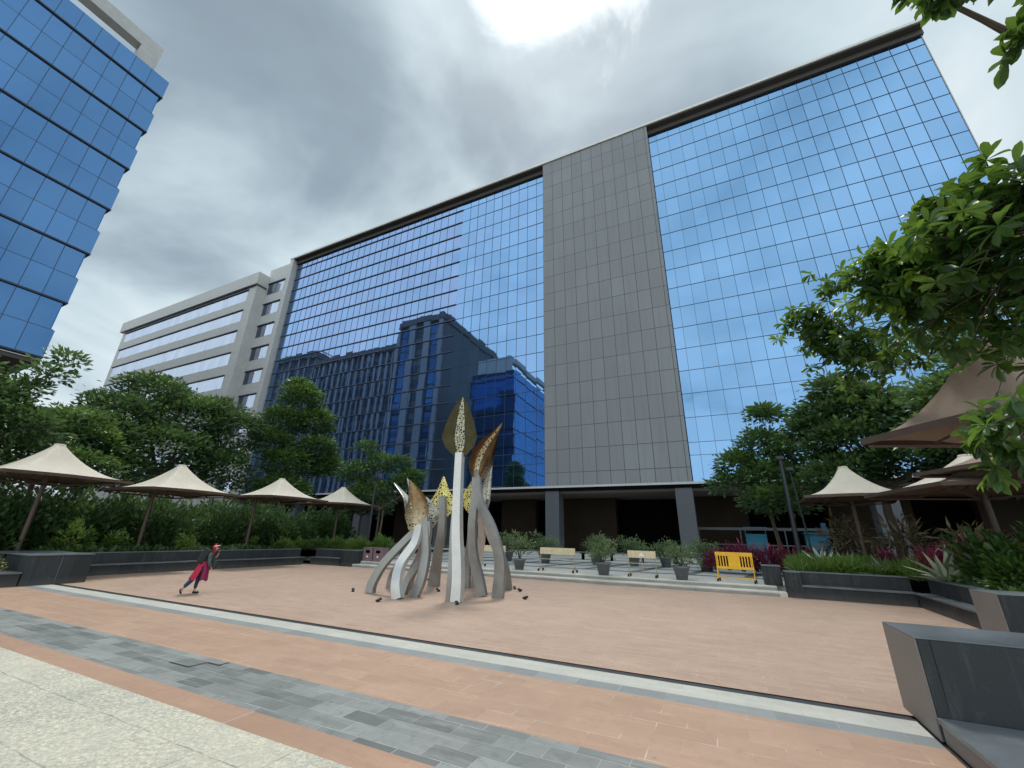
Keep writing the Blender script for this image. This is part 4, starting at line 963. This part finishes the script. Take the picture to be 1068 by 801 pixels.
# ------------------------------------------------------------------ potted shrubs
def potted(x, y, z, s, h, label, group, seed, w=1.0, lush=1.0):
    g = np.random.default_rng(seed)
    t = empty('potted_shrub', (x, y, z), g.uniform(0, 6), label, 'potted plant', group)
    b = MB(); b.lathe([(0, .0), (.20*s, 0), (.30*s, .42*s), (.335*s, .42*s), (.335*s, .49*s), (.29*s, .49*s), (.28*s, .44*s), (0, .44*s)], (0, 0, 0), 20); b.build('pot', M['pot'], t)
    b = MB(); P_, D_, S_, T_ = [], [], [], []
    for i in range(9):
        a = i*.7 + g.uniform(0, .4); rr_ = g.uniform(.2, .55)*w; e_ = Vector((math.cos(a)*rr_, math.sin(a)*rr_, h*g.uniform(.55, .95)))
        m_ = Vector((e_.x*.35, e_.y*.35, .44*s + (e_.z-.44*s)*.45)); b.tube([(0, 0, .42*s), m_, e_], [.022, .014, .006], 5)
        for j in range(int(95*lush)):
            o = g.normal(0, .15*w, 3); P_.append(np.array(e_)+o*[1, 1, .7]); D_.append(unit(o)+[0, 0, .4]); S_.append(g.uniform(.06, .13)); T_.append(.35+.5*o[2]/.2*.3+g.normal(0, .16))
    b.build('stem', M['bark'], t)
    link('foliage', leaf_mesh('foliage', 'quad', np.array(P_), np.array(D_), np.array(S_)*1.25, np.array(T_), .6, g), M['leaf_pot'], t)
GP = 'potted shrubs on the terrace'
potted(-9.45, 20.7, .3, 1.05, 1.75, 'sparse potted shrub just right of the steel sculptures, beside the left cream barricade', GP, 1, .95)
potted(-5.05, 20.4, .3, 1.1, 1.5, 'potted shrub with exposed stems between the two cream barricades', GP, 2, 1.05)
potted(-1.7, 20.4, .3, 1.1, 1.35, 'bushy potted shrub between the white marked barricade and the yellow one', GP, 3, 1.0)
for i, (x, y, s, h, lab) in enumerate([(-10.3, 26.5, 1.3, 1.7, 'potted shrub in the back row behind the left cream barricade'), (-7.2, 27.5, 1.3, 1.6, 'potted shrub in the back row, in front of the brown wall'), (-5.0, 28.0, 1.2, 1.5, 'potted shrub in the back row before the black opening'), (-3.2, 28.5, 1.2, 1.3, 'low potted shrub in the back row left of the right column'), (-.9, 26.8, 1.4, 1.5, 'bright potted shrub in the back row left of the yellow barricade'), (-13.2, 27, 1.3, 1.6, 'potted shrub in the back row glimpsed between the sculpture legs')]):
    potted(x, y, .3, s, h, lab, GP, 20+i, 1.35, 1.5)
# low dark parked benches / carts glimpsed behind
for i, (x, lab) in enumerate([(-8.6, 'low dark bench in the shade behind the middle potted shrub'), (-4.2, 'low dark bench in the shade behind the marked barricade'), (-1.9, 'low dark bench in the shade near the right column')]):
    t = empty('low_bench', (x, 33, .3), label=lab, cat='bench', group='low dark benches in the passage')
    b = MB(); b.box(-1.3, 1.3, -.25, .25, .42, .5); b.build('seat', M['brown_wall'], t, bevel=.01)
    for sx in (-1.1, 1.1): b = MB(); b.box(sx-.06, sx+.06, -.22, .22, 0, .418); b.build('leg', M['black_open'], t)

# mauve bins
for i, (x, lab) in enumerate(((-19.15, 'mauve litter bin nearer the dark granite block, at the end of the left bench'), (-18.35, 'mauve litter bin on the right of the pair, beside the steel sculptures'))):
    t = empty('litter_bin', (x, 20.35, .15), label=lab, cat='bin', group='pair of mauve litter bins')
    b = MB(); b.box(-.36, .36, -.25, .25, 0, .86); b.build('body', M['bin'], t, bevel=.015)
    b = MB(); b.box(-.16, .16, -.262, -.252, .60, .76); b.build('opening', M['black_open'], t)
    b = MB(); b.box(-.38, .38, -.27, .27, .862, .9); b.build('lid', M['bin'], t, bevel=.01)
    b = MB(); b.box(-.05, .05, -.263, -.253, .36, .46); b.build('label_sticker', M['white_paint'], t)

# ------------------------------------------------------------------ sculptures
def smooth_path(pts, n=8):
    P_ = [Vector(p) for p in pts]; out_ = []
    for i in range(len(P_)-1):
        p0 = P_[max(i-1, 0)]; p1 = P_[i]; p2 = P_[i+1]; p3 = P_[min(i+2, len(P_)-1)]
        for k in range(n):
            t = k/n; out_.append(.5*((2*p1)+(p2-p0)*t+(2*p0-5*p1+4*p2-p3)*t*t+(3*p1-p0-3*p2+p3)*t**3))
    out_.append(P_[-1]); return out_
def ribbon(pts, w0, w1, d0, d1, face=(0, -1, 0), ease=1.0):
    """box-section member; w = width seen from `face`, d = depth"""
    path = smooth_path(pts); n = len(path); b = MB(); vs = []; F = Vector(face).normalized()
    for i, p in enumerate(path):
        t = (i/(n-1))**ease; d = (path[min(i+1, n-1)]-path[max(i-1, 0)]).normalized()
        a = d.cross(F).normalized(); c = a.cross(d).normalized()
        w = (w0+(w1-w0)*t)/2; e_ = (d0+(d1-d0)*t)/2
        vs += [p-a*w-c*e_, p+a*w-c*e_, p+a*w+c*e_, p-a*w+c*e_]
    fs = []
    for i in range(n-1):
        for k in range(4): k2 = (k+1) % 4; fs.append((i*4+k, i*4+k2, (i+1)*4+k2, (i+1)*4+k))
    fs += [(3, 2, 1, 0), (4*n-4, 4*n-3, 4*n-2, 4*n-1)]
    b.add(vs, fs); return b
def petal(axis, widths, side, bulge, m, name, root, off, rib=True, cols=14):
    """leaf-shaped sheet: axis points bottom->top, widths, curved across; tone marks the cut-out zone"""
    ax = smooth_path(axis, 6); n = len(ax); S_ = Vector(side).normalized(); b = MB(); vs = []
    Wd = np.interp(np.linspace(0, 1, n), np.linspace(0, 1, len(widths)), widths)
    for i, p in enumerate(ax):
        d = (ax[min(i+1, n-1)]-ax[max(i-1, 0)]).normalized(); s = (S_ - d*S_.dot(d)).normalized(); c = s.cross(d)
        for k in range(cols+1):
            u = 2*k/cols-1; vs.append(p + s*(u*Wd[i]) + c*(bulge*(u*u)*Wd[i]))
    for i in range(n-1):
        for k in range(cols):
            u = abs(2*(k+.5)/cols-1)
            if rib == 'mid': tn = 1.0 if u < .27 else .2
            elif rib == 'low': tn = max(0, 1-1.15*i/n)
            else: tn = .9
            q = [vs[i*(cols+1)+k], vs[i*(cols+1)+k+1], vs[(i+1)*(cols+1)+k+1], vs[(i+1)*(cols+1)+k]]
            b.add(q, [(0, 1, 2, 3)], True, tn)
    me = b.mesh(name, True)
    bm = bmesh.new(); bm.from_mesh(me); bmesh.ops.remove_doubles(bm, verts=bm.verts, dist=1e-5); bm.to_mesh(me); bm.free()
    o = link(name, me, m, root); o.location = off; return o
def sculpt(base, label):
    t = empty('steel_sculpture', base, label=label, cat='sculpture', group='steel flame and bud sculptures on the plaza')
    return t, (-base[0], -base[1], 0)
V3 = (-.53, -.85, 0)  # not used for layout, only the flat side of the members
FC = (.08, -1, 0)
# A: five legged flame on the left
t, off = sculpt((-9.9, 12.3, 0), 'leftmost steel sculpture with five splayed legs and an orange bronze flame on top')
def leg(t, off, pts, w0, w1, m='steel', d=.13, face=FC):
    o = ribbon(pts, w0*1.12, w1*1.05, d*1.5, d*1.2, face).build('leg', M[m], t); o.location = off; return o
mg = (-9.45, 12.25, 2.12)
leg(t, off, [(-10.85, 11.75, 0), (-10.82, 11.8, .35), (-10.5, 11.9, .95), (-9.95, 12.1, 1.6), mg], .27, .2)
leg(t, off, [(-11.3, 13.25, 0), (-11.2, 13.2, .4), (-10.6, 12.9, 1.0), (-9.9, 12.5, 1.7), (-9.5, 12.3, 2.1)], .24, .18)
leg(t, off, [(-9.2, 11.2, 0), (-9.35, 11.25, .45), (-9.45, 11.5, 1.0), (-9.35, 11.95, 1.6), (-9.42, 12.2, 2.15)], .30, .26, 'steel_b')
leg(t, off, [(-9.1, 11.85, 0), (-8.95, 11.95, .5), (-8.95, 12.1, 1.2), (-9.1, 12.2, 1.8), (-9.25, 12.25, 2.4)], .28, .24)
leg(t, off, [(-10.6, 13.4, 0), (-10.3, 13.2, .6), (-9.7, 12.8, 1.2), (-9.3, 12.4, 1.8), (-9.3, 12.3, 2.2)], .24, .2)
leg(t, off, [(-9.75, 12.1, 0), (-9.6, 12.15, .5), (-9.2, 12.2, 1.1), (-9.05, 12.25, 1.8), (-9.1, 12.25, 2.3)], .2, .2)
petal([(-9.46, 12.15, 1.95), (-9.5, 12.15, 2.5), (-9.55, 12.15, 2.9), (-9.78, 12.15, 3.35), (-10.05, 12.15, 3.75)], [.24, .42, .36, .18, .005], (.86, .5, 0), .5, M['bronze'], 'bronze_flame', t, off, 'low')
petal([(-9.42, 12.4, 2.0), (-9.38, 12.42, 2.5), (-9.55, 12.4, 2.9), (-10.0, 12.35, 3.4), (-10.32, 12.35, 3.85)], [.24, .50, .36, .12, .005], (.86, .5, 0), -.5, M['silverperf'], 'back_flame', t, off, 'low')
petal([(-9.6, 12.1, 2.2), (-9.85, 12.1, 2.75), (-10.15, 12.15, 3.15), (-10.8, 12.2, 3.68)], [.20, .17, .09, .004], (.86, .5, 0), .4, M['silverperf'], 'thin_prong', t, off, 'low')
# B: yellow bud
t, off = sculpt((-10.1, 14.4, 0), 'steel sculpture with a bright yellow bud, second from the left')
leg(t, off, [(-10.2, 14.5, 0), (-10.15, 14.45, .6), (-9.95, 14.2, 1.3), (-9.75, 14.05, 2.0), (-9.75, 14.0, 2.8), (-9.82, 14.0, 3.3)], .32, .26)
leg(t, off, [(-10.5, 14.65, 0), (-10.4, 14.6, .6), (-10.15, 14.4, 1.2), (-9.95, 14.25, 1.7)], .16, .14, 'steel')
petal([(-9.78, 14.08, 2.5), (-9.79, 14.08, 2.8), (-9.82, 14.08, 3.2), (-9.85, 14.08, 3.6), (-9.88, 14.08, 4.12)], [.12, .44, .46, .22, .01], (.86, .5, 0), .3, M['gold'], 'yellow_bud', t, off, 'all')
# C: tall stem with olive leaf
t, off = sculpt((-7.4, 11.75, 0), 'tallest steel sculpture, straight pale stem carrying a dark olive leaf with speckled midrib')
leg(t, off, [(-7.38, 11.7, 0), (-7.42, 11.75, .8), (-7.62, 11.85, 2.0), (-7.72, 11.9, 3.2), (-7.75, 11.9, 4.55)], .30, .24, 'steel_b', .18)
leg(t, off, [(-7.72, 11.78, 0), (-7.72, 11.8, 1.0), (-7.85, 11.95, 2.2), (-7.85, 12.05, 3.0)], .14, .12)
petal([(-7.74, 11.9, 4.4), (-7.77, 11.9, 4.75), (-7.80, 11.9, 5.1), (-7.80, 11.9, 5.7), (-7.80, 11.9, 6.25), (-7.78, 11.9, 6.6)], [.14, .50, .62, .46, .24, .02], (.86, .5, 0), .22, M['olive'], 'olive_leaf', t, off, 'mid')
# D: two legged flame on the right
t, off = sculpt((-7.2, 13.2, 0), 'rightmost steel sculpture, tall forked legs and a curved rusty flame')
leg(t, off, [(-7.36, 13.2, 0), (-7.5, 13.2, .5), (-7.72, 13.1, 1.3), (-7.75, 13.0, 2.2), (-7.7, 13.0, 3.2), (-7.70, 13.0, 4.1)], .30, .24)
leg(t, off, [(-6.78, 13.2, 0), (-6.72, 13.2, .8), (-6.78, 13.15, 1.4), (-7.05, 13.05, 2.2), (-7.5, 13.0, 3.0), (-7.66, 13.0, 3.9)], .34, .24)
leg(t, off, [(-8.75, 15.1, 0), (-8.6, 14.9, .8), (-8.1, 14.3, 1.8), (-7.75, 13.5, 2.8), (-7.7, 13.15, 3.6)], .24, .2, 'steel_b')
leg(t, off, [(-7.5, 15.3, 0), (-7.55, 15.1, .8), (-7.75, 14.4, 1.8), (-7.75, 13.6, 2.7), (-7.7, 13.2, 3.4)], .22, .18, 'steel_b')
petal([(-7.68, 12.95, 3.85), (-7.64, 12.95, 4.3), (-7.5, 12.95, 4.7), (-7.25, 12.95, 5.1), (-6.98, 12.95, 5.42), (-6.68, 12.95, 5.78)], [.16, .34, .36, .26, .13, .01], (.86, .5, .1), .7, M['bronze'], 'rusty_flame', t, off, 'mid')
petal([(-7.66, 13.1, 3.8), (-7.45, 13.1, 4.3), (-7.3, 13.1, 4.7), (-7.1, 13.1, 5.1), (-6.9, 13.1, 5.4)], [.16, .30, .28, .16, .01], (.86, .5, .1), -.7, M['olive'], 'back_flame', t, off, 'low')
# E: hidden yellow bud behind
t, off = sculpt((-8.95, 14.8, 0), 'steel sculpture with a half hidden yellow bud behind the forked legs')
leg(t, off, [(-8.96, 14.8, 0), (-8.95, 14.8, .8), (-8.8, 14.7, 1.8), (-8.7, 14.6, 2.8), (-8.55, 14.5, 3.6)], .26, .2)
petal([(-8.75, 14.55, 2.7), (-8.7, 14.52, 3.0), (-8.65, 14.5, 3.4), (-8.6, 14.5, 3.8), (-8.45, 14.5, 4.3)], [.12, .40, .44, .22, .01], (.86, .5, 0), .3, M['gold'], 'yellow_bud', t, off, 'all')
# F: silver blade
t, off = sculpt((-7.9, 14.9, 0), 'steel sculpture with a slim silver blade, behind the rusty flame')
leg(t, off, [(-7.35, 15.2, 0), (-7.45, 15.0, .9), (-7.8, 14.6, 1.9), (-8.0, 14.2, 2.8), (-7.98, 14.2, 3.2)], .2, .16)
petal([(-8.02, 14.2, 2.7), (-8.0, 14.2, 3.1), (-7.95, 14.2, 3.6), (-7.85, 14.2, 4.1), (-7.72, 14.2, 4.6)], [.12, .22, .20, .12, .01], (.86, .5, 0), .5, M['silverperf'], 'silver_blade', t, off, 'low')

# small black floor spotlights around the sculptures
spots = [(-11.54, 11.66, 'black floor spotlight farthest left of the sculptures'), (-9.3, 10.45, 'black floor spotlight in front of the five legged sculpture'), (-11.5, 15.9, 'black floor spotlight behind the yellow bud sculpture'), (-9.22, 13.35, 'black floor spotlight between the five legged sculpture and the tall stem'),
         (-7.12, 11.3, 'black floor spotlight at the foot of the tall stem'), (-7.3, 15.6, 'black floor spotlight just right of the forked legs'), (-6.85, 15.1, 'black floor spotlight right of the sculptures, the farther of two'), (-5.9, 13.4, 'black floor spotlight right of the sculptures, the nearer of two'), (-11.0, 13.6, 'black floor spotlight between the splayed legs')]
for i, (x, y, lab) in enumerate(spots):
    t = empty('floor_spotlight', (x, y, 0), random.uniform(0, 6), lab, 'spotlight', 'floor spotlights around the sculptures'); t.scale = (.85, .85, .62)
    b = MB(); b.lathe([(0, .0), (.07, 0), (.07, .025), (0, .03)], (0, 0, 0), 12); b.bar((0, 0, .02), (0, 0, .08), .03); b.build('base', M['debris'], t)
    b = MB(); b.tube([(-.09, 0, .06), (0, 0, .085), (.1, 0, .13)], [.045, .055, .062], 12); b.build('head', M['debris'], t)

# cut slot in the slate band (surface crack and cover)
b = MB()
for (x0, y0, x1, y1) in ((-7.75, 4.30, -7.25, 4.335), (-7.28, 4.32, -7.24, 4.58), (-7.26, 4.56, -6.95, 4.60), (-7.0, 4.58, -6.96, 4.74)):
    b.add([(x0, y0, .004), (x1, y0, .004), (x1, y1, .004), (x0, y1, .004)], [(0, 1, 2, 3)])
tag(b.build('pavement_slot', M['drain']), kind='structure')

# ------------------------------------------------------------------ walking person
def skin_mesh(name, verts, edges, radii, m, parent, levels=2, root=0):
    me = bpy.data.meshes.new(name); me.from_pydata(verts, edges, []); o = bpy.data.objects.new(name, me); COL.objects.link(o)
    md = o.modifiers.new('skin', 'SKIN'); md.use_smooth_shade = True
    for i, r_ in enumerate(radii):
        sv = me.skin_vertices[0].data[i]; sv.radius = r_ if isinstance(r_, tuple) else (r_, r_); sv.use_root = (i == root)
    su = o.modifiers.new('sub', 'SUBSURF'); su.levels = levels; su.render_levels = levels
    dg = bpy.context.evaluated_depsgraph_get(); me2 = bpy.data.meshes.new_from_object(o.evaluated_get(dg))
    bpy.data.objects.remove(o); me2.name = name; me2.materials.clear()
    for p in me2.polygons: p.use_smooth = True
    return link(name, me2, m, parent)
if not hasattr(bpy.types.Mesh, 'skin_vertices'): pass
per = empty('person', (-14.95, 8.55, 0), R(60), 'person walking bent forward in crimson headscarf and tunic, with dark backpack', 'person')
def add_skin_layer(me):
    bm = bmesh.new(); bm.from_mesh(me); bm.verts.layers.skin.verify(); bm.to_mesh(me); bm.free()
_old = skin_mesh
def skin_mesh(name, verts, edges, radii, m, parent, levels=2, root=0):
    me = bpy.data.meshes.new(name); me.from_pydata(verts, edges, []); add_skin_layer(me)
    o = bpy.data.objects.new(name, me); COL.objects.link(o)
    md = o.modifiers.new('skin', 'SKIN'); md.use_smooth_shade = True
    for i, r_ in enumerate(radii):
        sv = me.skin_vertices[0].data[i]; sv.radius = r_ if isinstance(r_, tuple) else (r_, r_); sv.use_root = (i == root)
    su = o.modifiers.new('sub', 'SUBSURF'); su.levels = levels; su.render_levels = levels
    bpy.context.view_layer.update()
    dg = bpy.context.evaluated_depsgraph_get(); me2 = bpy.data.meshes.new_from_object(o.evaluated_get(dg))
    bpy.data.objects.remove(o); me2.name = name; me2.materials.clear()
    for p in me2.polygons: p.use_smooth = True
    return link(name, me2, m, parent)
# x forward, y left
vb = [(0, 0, .74), (.05, 0, .86), (.13, 0, .98), (.20, 0, 1.08), (.25, 0, 1.16), (.30, 0, 1.215),   # 0-5 pelvis..neck/head base
      (.335, 0, 1.26), (.345, 0, 1.315),                                                      # 6,7 head
      (-.02, .09, .70), (-.05, .09, .40), (-.08, .09, .07), (.06, .09, .035),                   # left leg (front, planted) 8-11
      (-.04, -.09, .70), (-.22, -.09, .42), (-.50, -.09, .17), (-.52, -.09, .05),               # right leg trailing 12-15
      (.18, .17, 1.07), (.27, .21, .90), (.42, .13, 1.02), (.47, .09, 1.14),                    # left arm up to face 16-19
      (.18, -.17, 1.07), (.20, -.22, .86), (.32, -.16, .72), (.36, -.14, .67)]                  # right arm 20-23
eb = [(0,1),(1,2),(2,3),(3,4),(4,5),(5,6),(6,7),(0,8),(8,9),(9,10),(10,11),(0,12),(12,13),(13,14),(14,15),(3,16),(16,17),(17,18),(18,19),(3,20),(20,21),(21,22),(22,23)]
rb = [(.13,.10),(.12,.09),(.13,.095),(.13,.09),(.06,.055),(.055,.05),(.092,.085),(.09,.085),.08,.062,.042,.035,.08,.062,.042,.04,.05,.04,.032,.024,.05,.04,.032,.026]
skin_mesh('body', vb, eb, rb, M['skin'], per)
# face details, fingers
b = MB(); b.tube([(.41, -.05, 1.285), (.44, -.06, 1.262), (.41, -.05, 1.25)], [.008, .014, .008], 8); fe = b.build('nose', M['skin'], per)
b = MB()
for s_ in (-.075, -.02): b.lathe([(0, -.008), (.008, 0), (0, .008)], (.418 - abs(s_+.03)*.3, s_, 1.30), 8)
b.build('eye', M['c_black'], per)
b = MB()
for j in range(5):
    yy = .075 + (j-2)*.014; L = [.04, .055, .06, .055, .045][j]
    if j == 0: b.tube([(.46, .07, 1.15), (.445, .05, 1.18), (.44, .04, 1.20)], [.009, .008, .006], 6)
    else: b.tube([(.475, yy, 1.16), (.485, yy-.008, 1.16+L*.6), (.465, yy-.015, 1.16+L)], [.009, .008, .006], 6)
b.build('fingers', M['skin'], per)
# trousers
skin_mesh('trousers', [(0, 0, .74), (-.02, .09, .70), (-.05, .09, .40), (-.075, .09, .11), (-.04, -.09, .70), (-.22, -.09, .42), (-.47, -.09, .195)], [(0,1),(1,2),(2,3),(0,4),(4,5),(5,6)], [(.12,.10),.10,.085,.062,.10,.085,.062], M['c_denim'], per)
# jacket on the bent trunk
skin_mesh('jacket', [(.02, 0, .78), (.07, 0, .88), (.14, 0, .99), (.205, 0, 1.09), (.24, 0, 1.14)], [(0,1),(1,2),(2,3),(3,4)], [(.16,.13),(.16,.125),(.17,.13),(.165,.12),(.10,.08)], M['c_black'], per)
# tunic skirt in two cloth panels, flared and swinging back
def skirt(nm, m, a0, a1, zb, dx):
    b = MB(); vs = []; nn = 14; rows = 7
    for j in range(rows):
        f = j/(rows-1)
        for k in range(nn):
            a = a0 + (a1-a0)*k/(nn-1); fl = .165 + .07*f + (.022*math.sin(a*6+1) + .012*math.sin(a*11))*f
            z = .90 + (zb-.90)*f + .03*math.sin(a*4)*f
            vs.append((.06 - dx*f + fl*math.cos(a)*1.05, fl*math.sin(a), z))
    b.add(vs, [(j*nn+k, j*nn+k+1, (j+1)*nn+k+1, (j+1)*nn+k) for j in range(rows-1) for k in range(nn-1)], True)
    b.build(nm, M[m], per)
skirt('tunic', 'c_red', R(60), R(270), .42, .18)
skirt('tunic_front', 'c_pink', R(-92), R(62), .36, .03)
skin_mesh('sleeve', [(.19, 0, 1.08), (.18, .17, 1.07), (.27, .21, .90), (.41, .135, 1.01), (.18, -.17, 1.07), (.20, -.22, .86), (.31, -.165, .73)], [(0,1),(1,2),(2,3),(0,4),(4,5),(5,6)], [.12,.075,.064,.05,.075,.064,.05], M['c_grey'], per)
# headscarf: shell round the skull leaving the face open
b = MB(); vs = []; nu, nv = 16, 12
for j in range(nv+1):
    for k in range(nu+1):
        th = math.pi*j/nv; ph = R(48-42) + (2*math.pi-R(96))*k/nu
        vs.append((.325 + .128*math.sin(th)*math.cos(ph), .112*math.sin(th)*math.sin(ph), 1.29 + .125*math.cos(th)))
b.add(vs, [(j*(nu+1)+k, j*(nu+1)+k+1, (j+1)*(nu+1)+k+1, (j+1)*(nu+1)+k) for j in range(nv) for k in range(nu)], True)
b.tube([(.26, 0, 1.20), (.20, 0, 1.12), (.13, 0, 1.02)], [.09, .075, .03], 10); b.build('headscarf', M['c_red'], per)
b = MB(); b.tube([(.43, .02, 1.355), (.40, -.08, 1.355), (.31, -.118, 1.345), (.23, -.08, 1.33)], [.012, .013, .013, .01], 6); b.build('scarf_band', M['white_paint'], per)
# backpack
bm = bmesh.new(); bmesh.ops.create_cube(bm, size=1); bmesh.ops.bevel(bm, geom=bm.edges, offset=.22, segments=4, profile=.7, affect='EDGES')
for v in bm.verts: v.co = Vector((v.co.x*.26, v.co.y*.36, v.co.z*.46))
me = bpy.data.meshes.new('backpack'); bm.to_mesh(me); bm.free()
for p in me.polygons: p.use_smooth = True
bp = link('backpack', me, M['c_black'], per); bp.location = (-.05, 0, 1.06); bp.rotation_euler = (0, R(28), 0)
b = MB()
for s_ in (-.1, .1): b.tube([(.05, s_, 1.2), (.20, s_*1.2, 1.22), (.27, s_*1.2, 1.08), (.16, s_, .9), (.04, s_, .86)], .014, 6)
b.build('strap', M['c_black'], bp).location = (0, 0, 0)
st = bp.children[0]; st.matrix_parent_inverse = Matrix.Identity(4); bpy.context.view_layer.update()
st.matrix_local = (Matrix.Translation((-.05, 0, 1.06)) @ Matrix.Rotation(R(28), 4, 'Y')).inverted()
# carried grey jacket/bag in front
bm = bmesh.new(); bmesh.ops.create_cube(bm, size=1); bmesh.ops.bevel(bm, geom=bm.edges, offset=.2, segments=3, affect='EDGES')
for v in bm.verts: v.co = Vector((v.co.x*.16, v.co.y*.22, v.co.z*.26))
me = bpy.data.meshes.new('hand_bag'); bm.to_mesh(me); bm.free()
bg = link('hand_bag', me, M['wall']); bg.location = (-14.95 + .5*.30 + .06, 8.55 + .87*.30 - .04, .82); bg.rotation_euler = (0, R(10), R(60))
per.scale = (.74, 1.0, 1.03)
tag(bg, 'dark grey bag carried in front by the walking person', 'bag')
# shoes
b = MB(); b.tube([(-.13, .09, .035), (-.05, .09, .045), (.04, .09, .035), (.10, .09, .025)], [.03, .042, .036, .02], 10); b.build('shoe', M['c_black'], per)
b = MB(); b.tube([(-.55, -.09, .16), (-.535, -.09, .10), (-.51, -.09, .05), (-.49, -.09, .02)], [.034, .042, .036, .02], 10); b.build('shoe', M['c_black'], per)
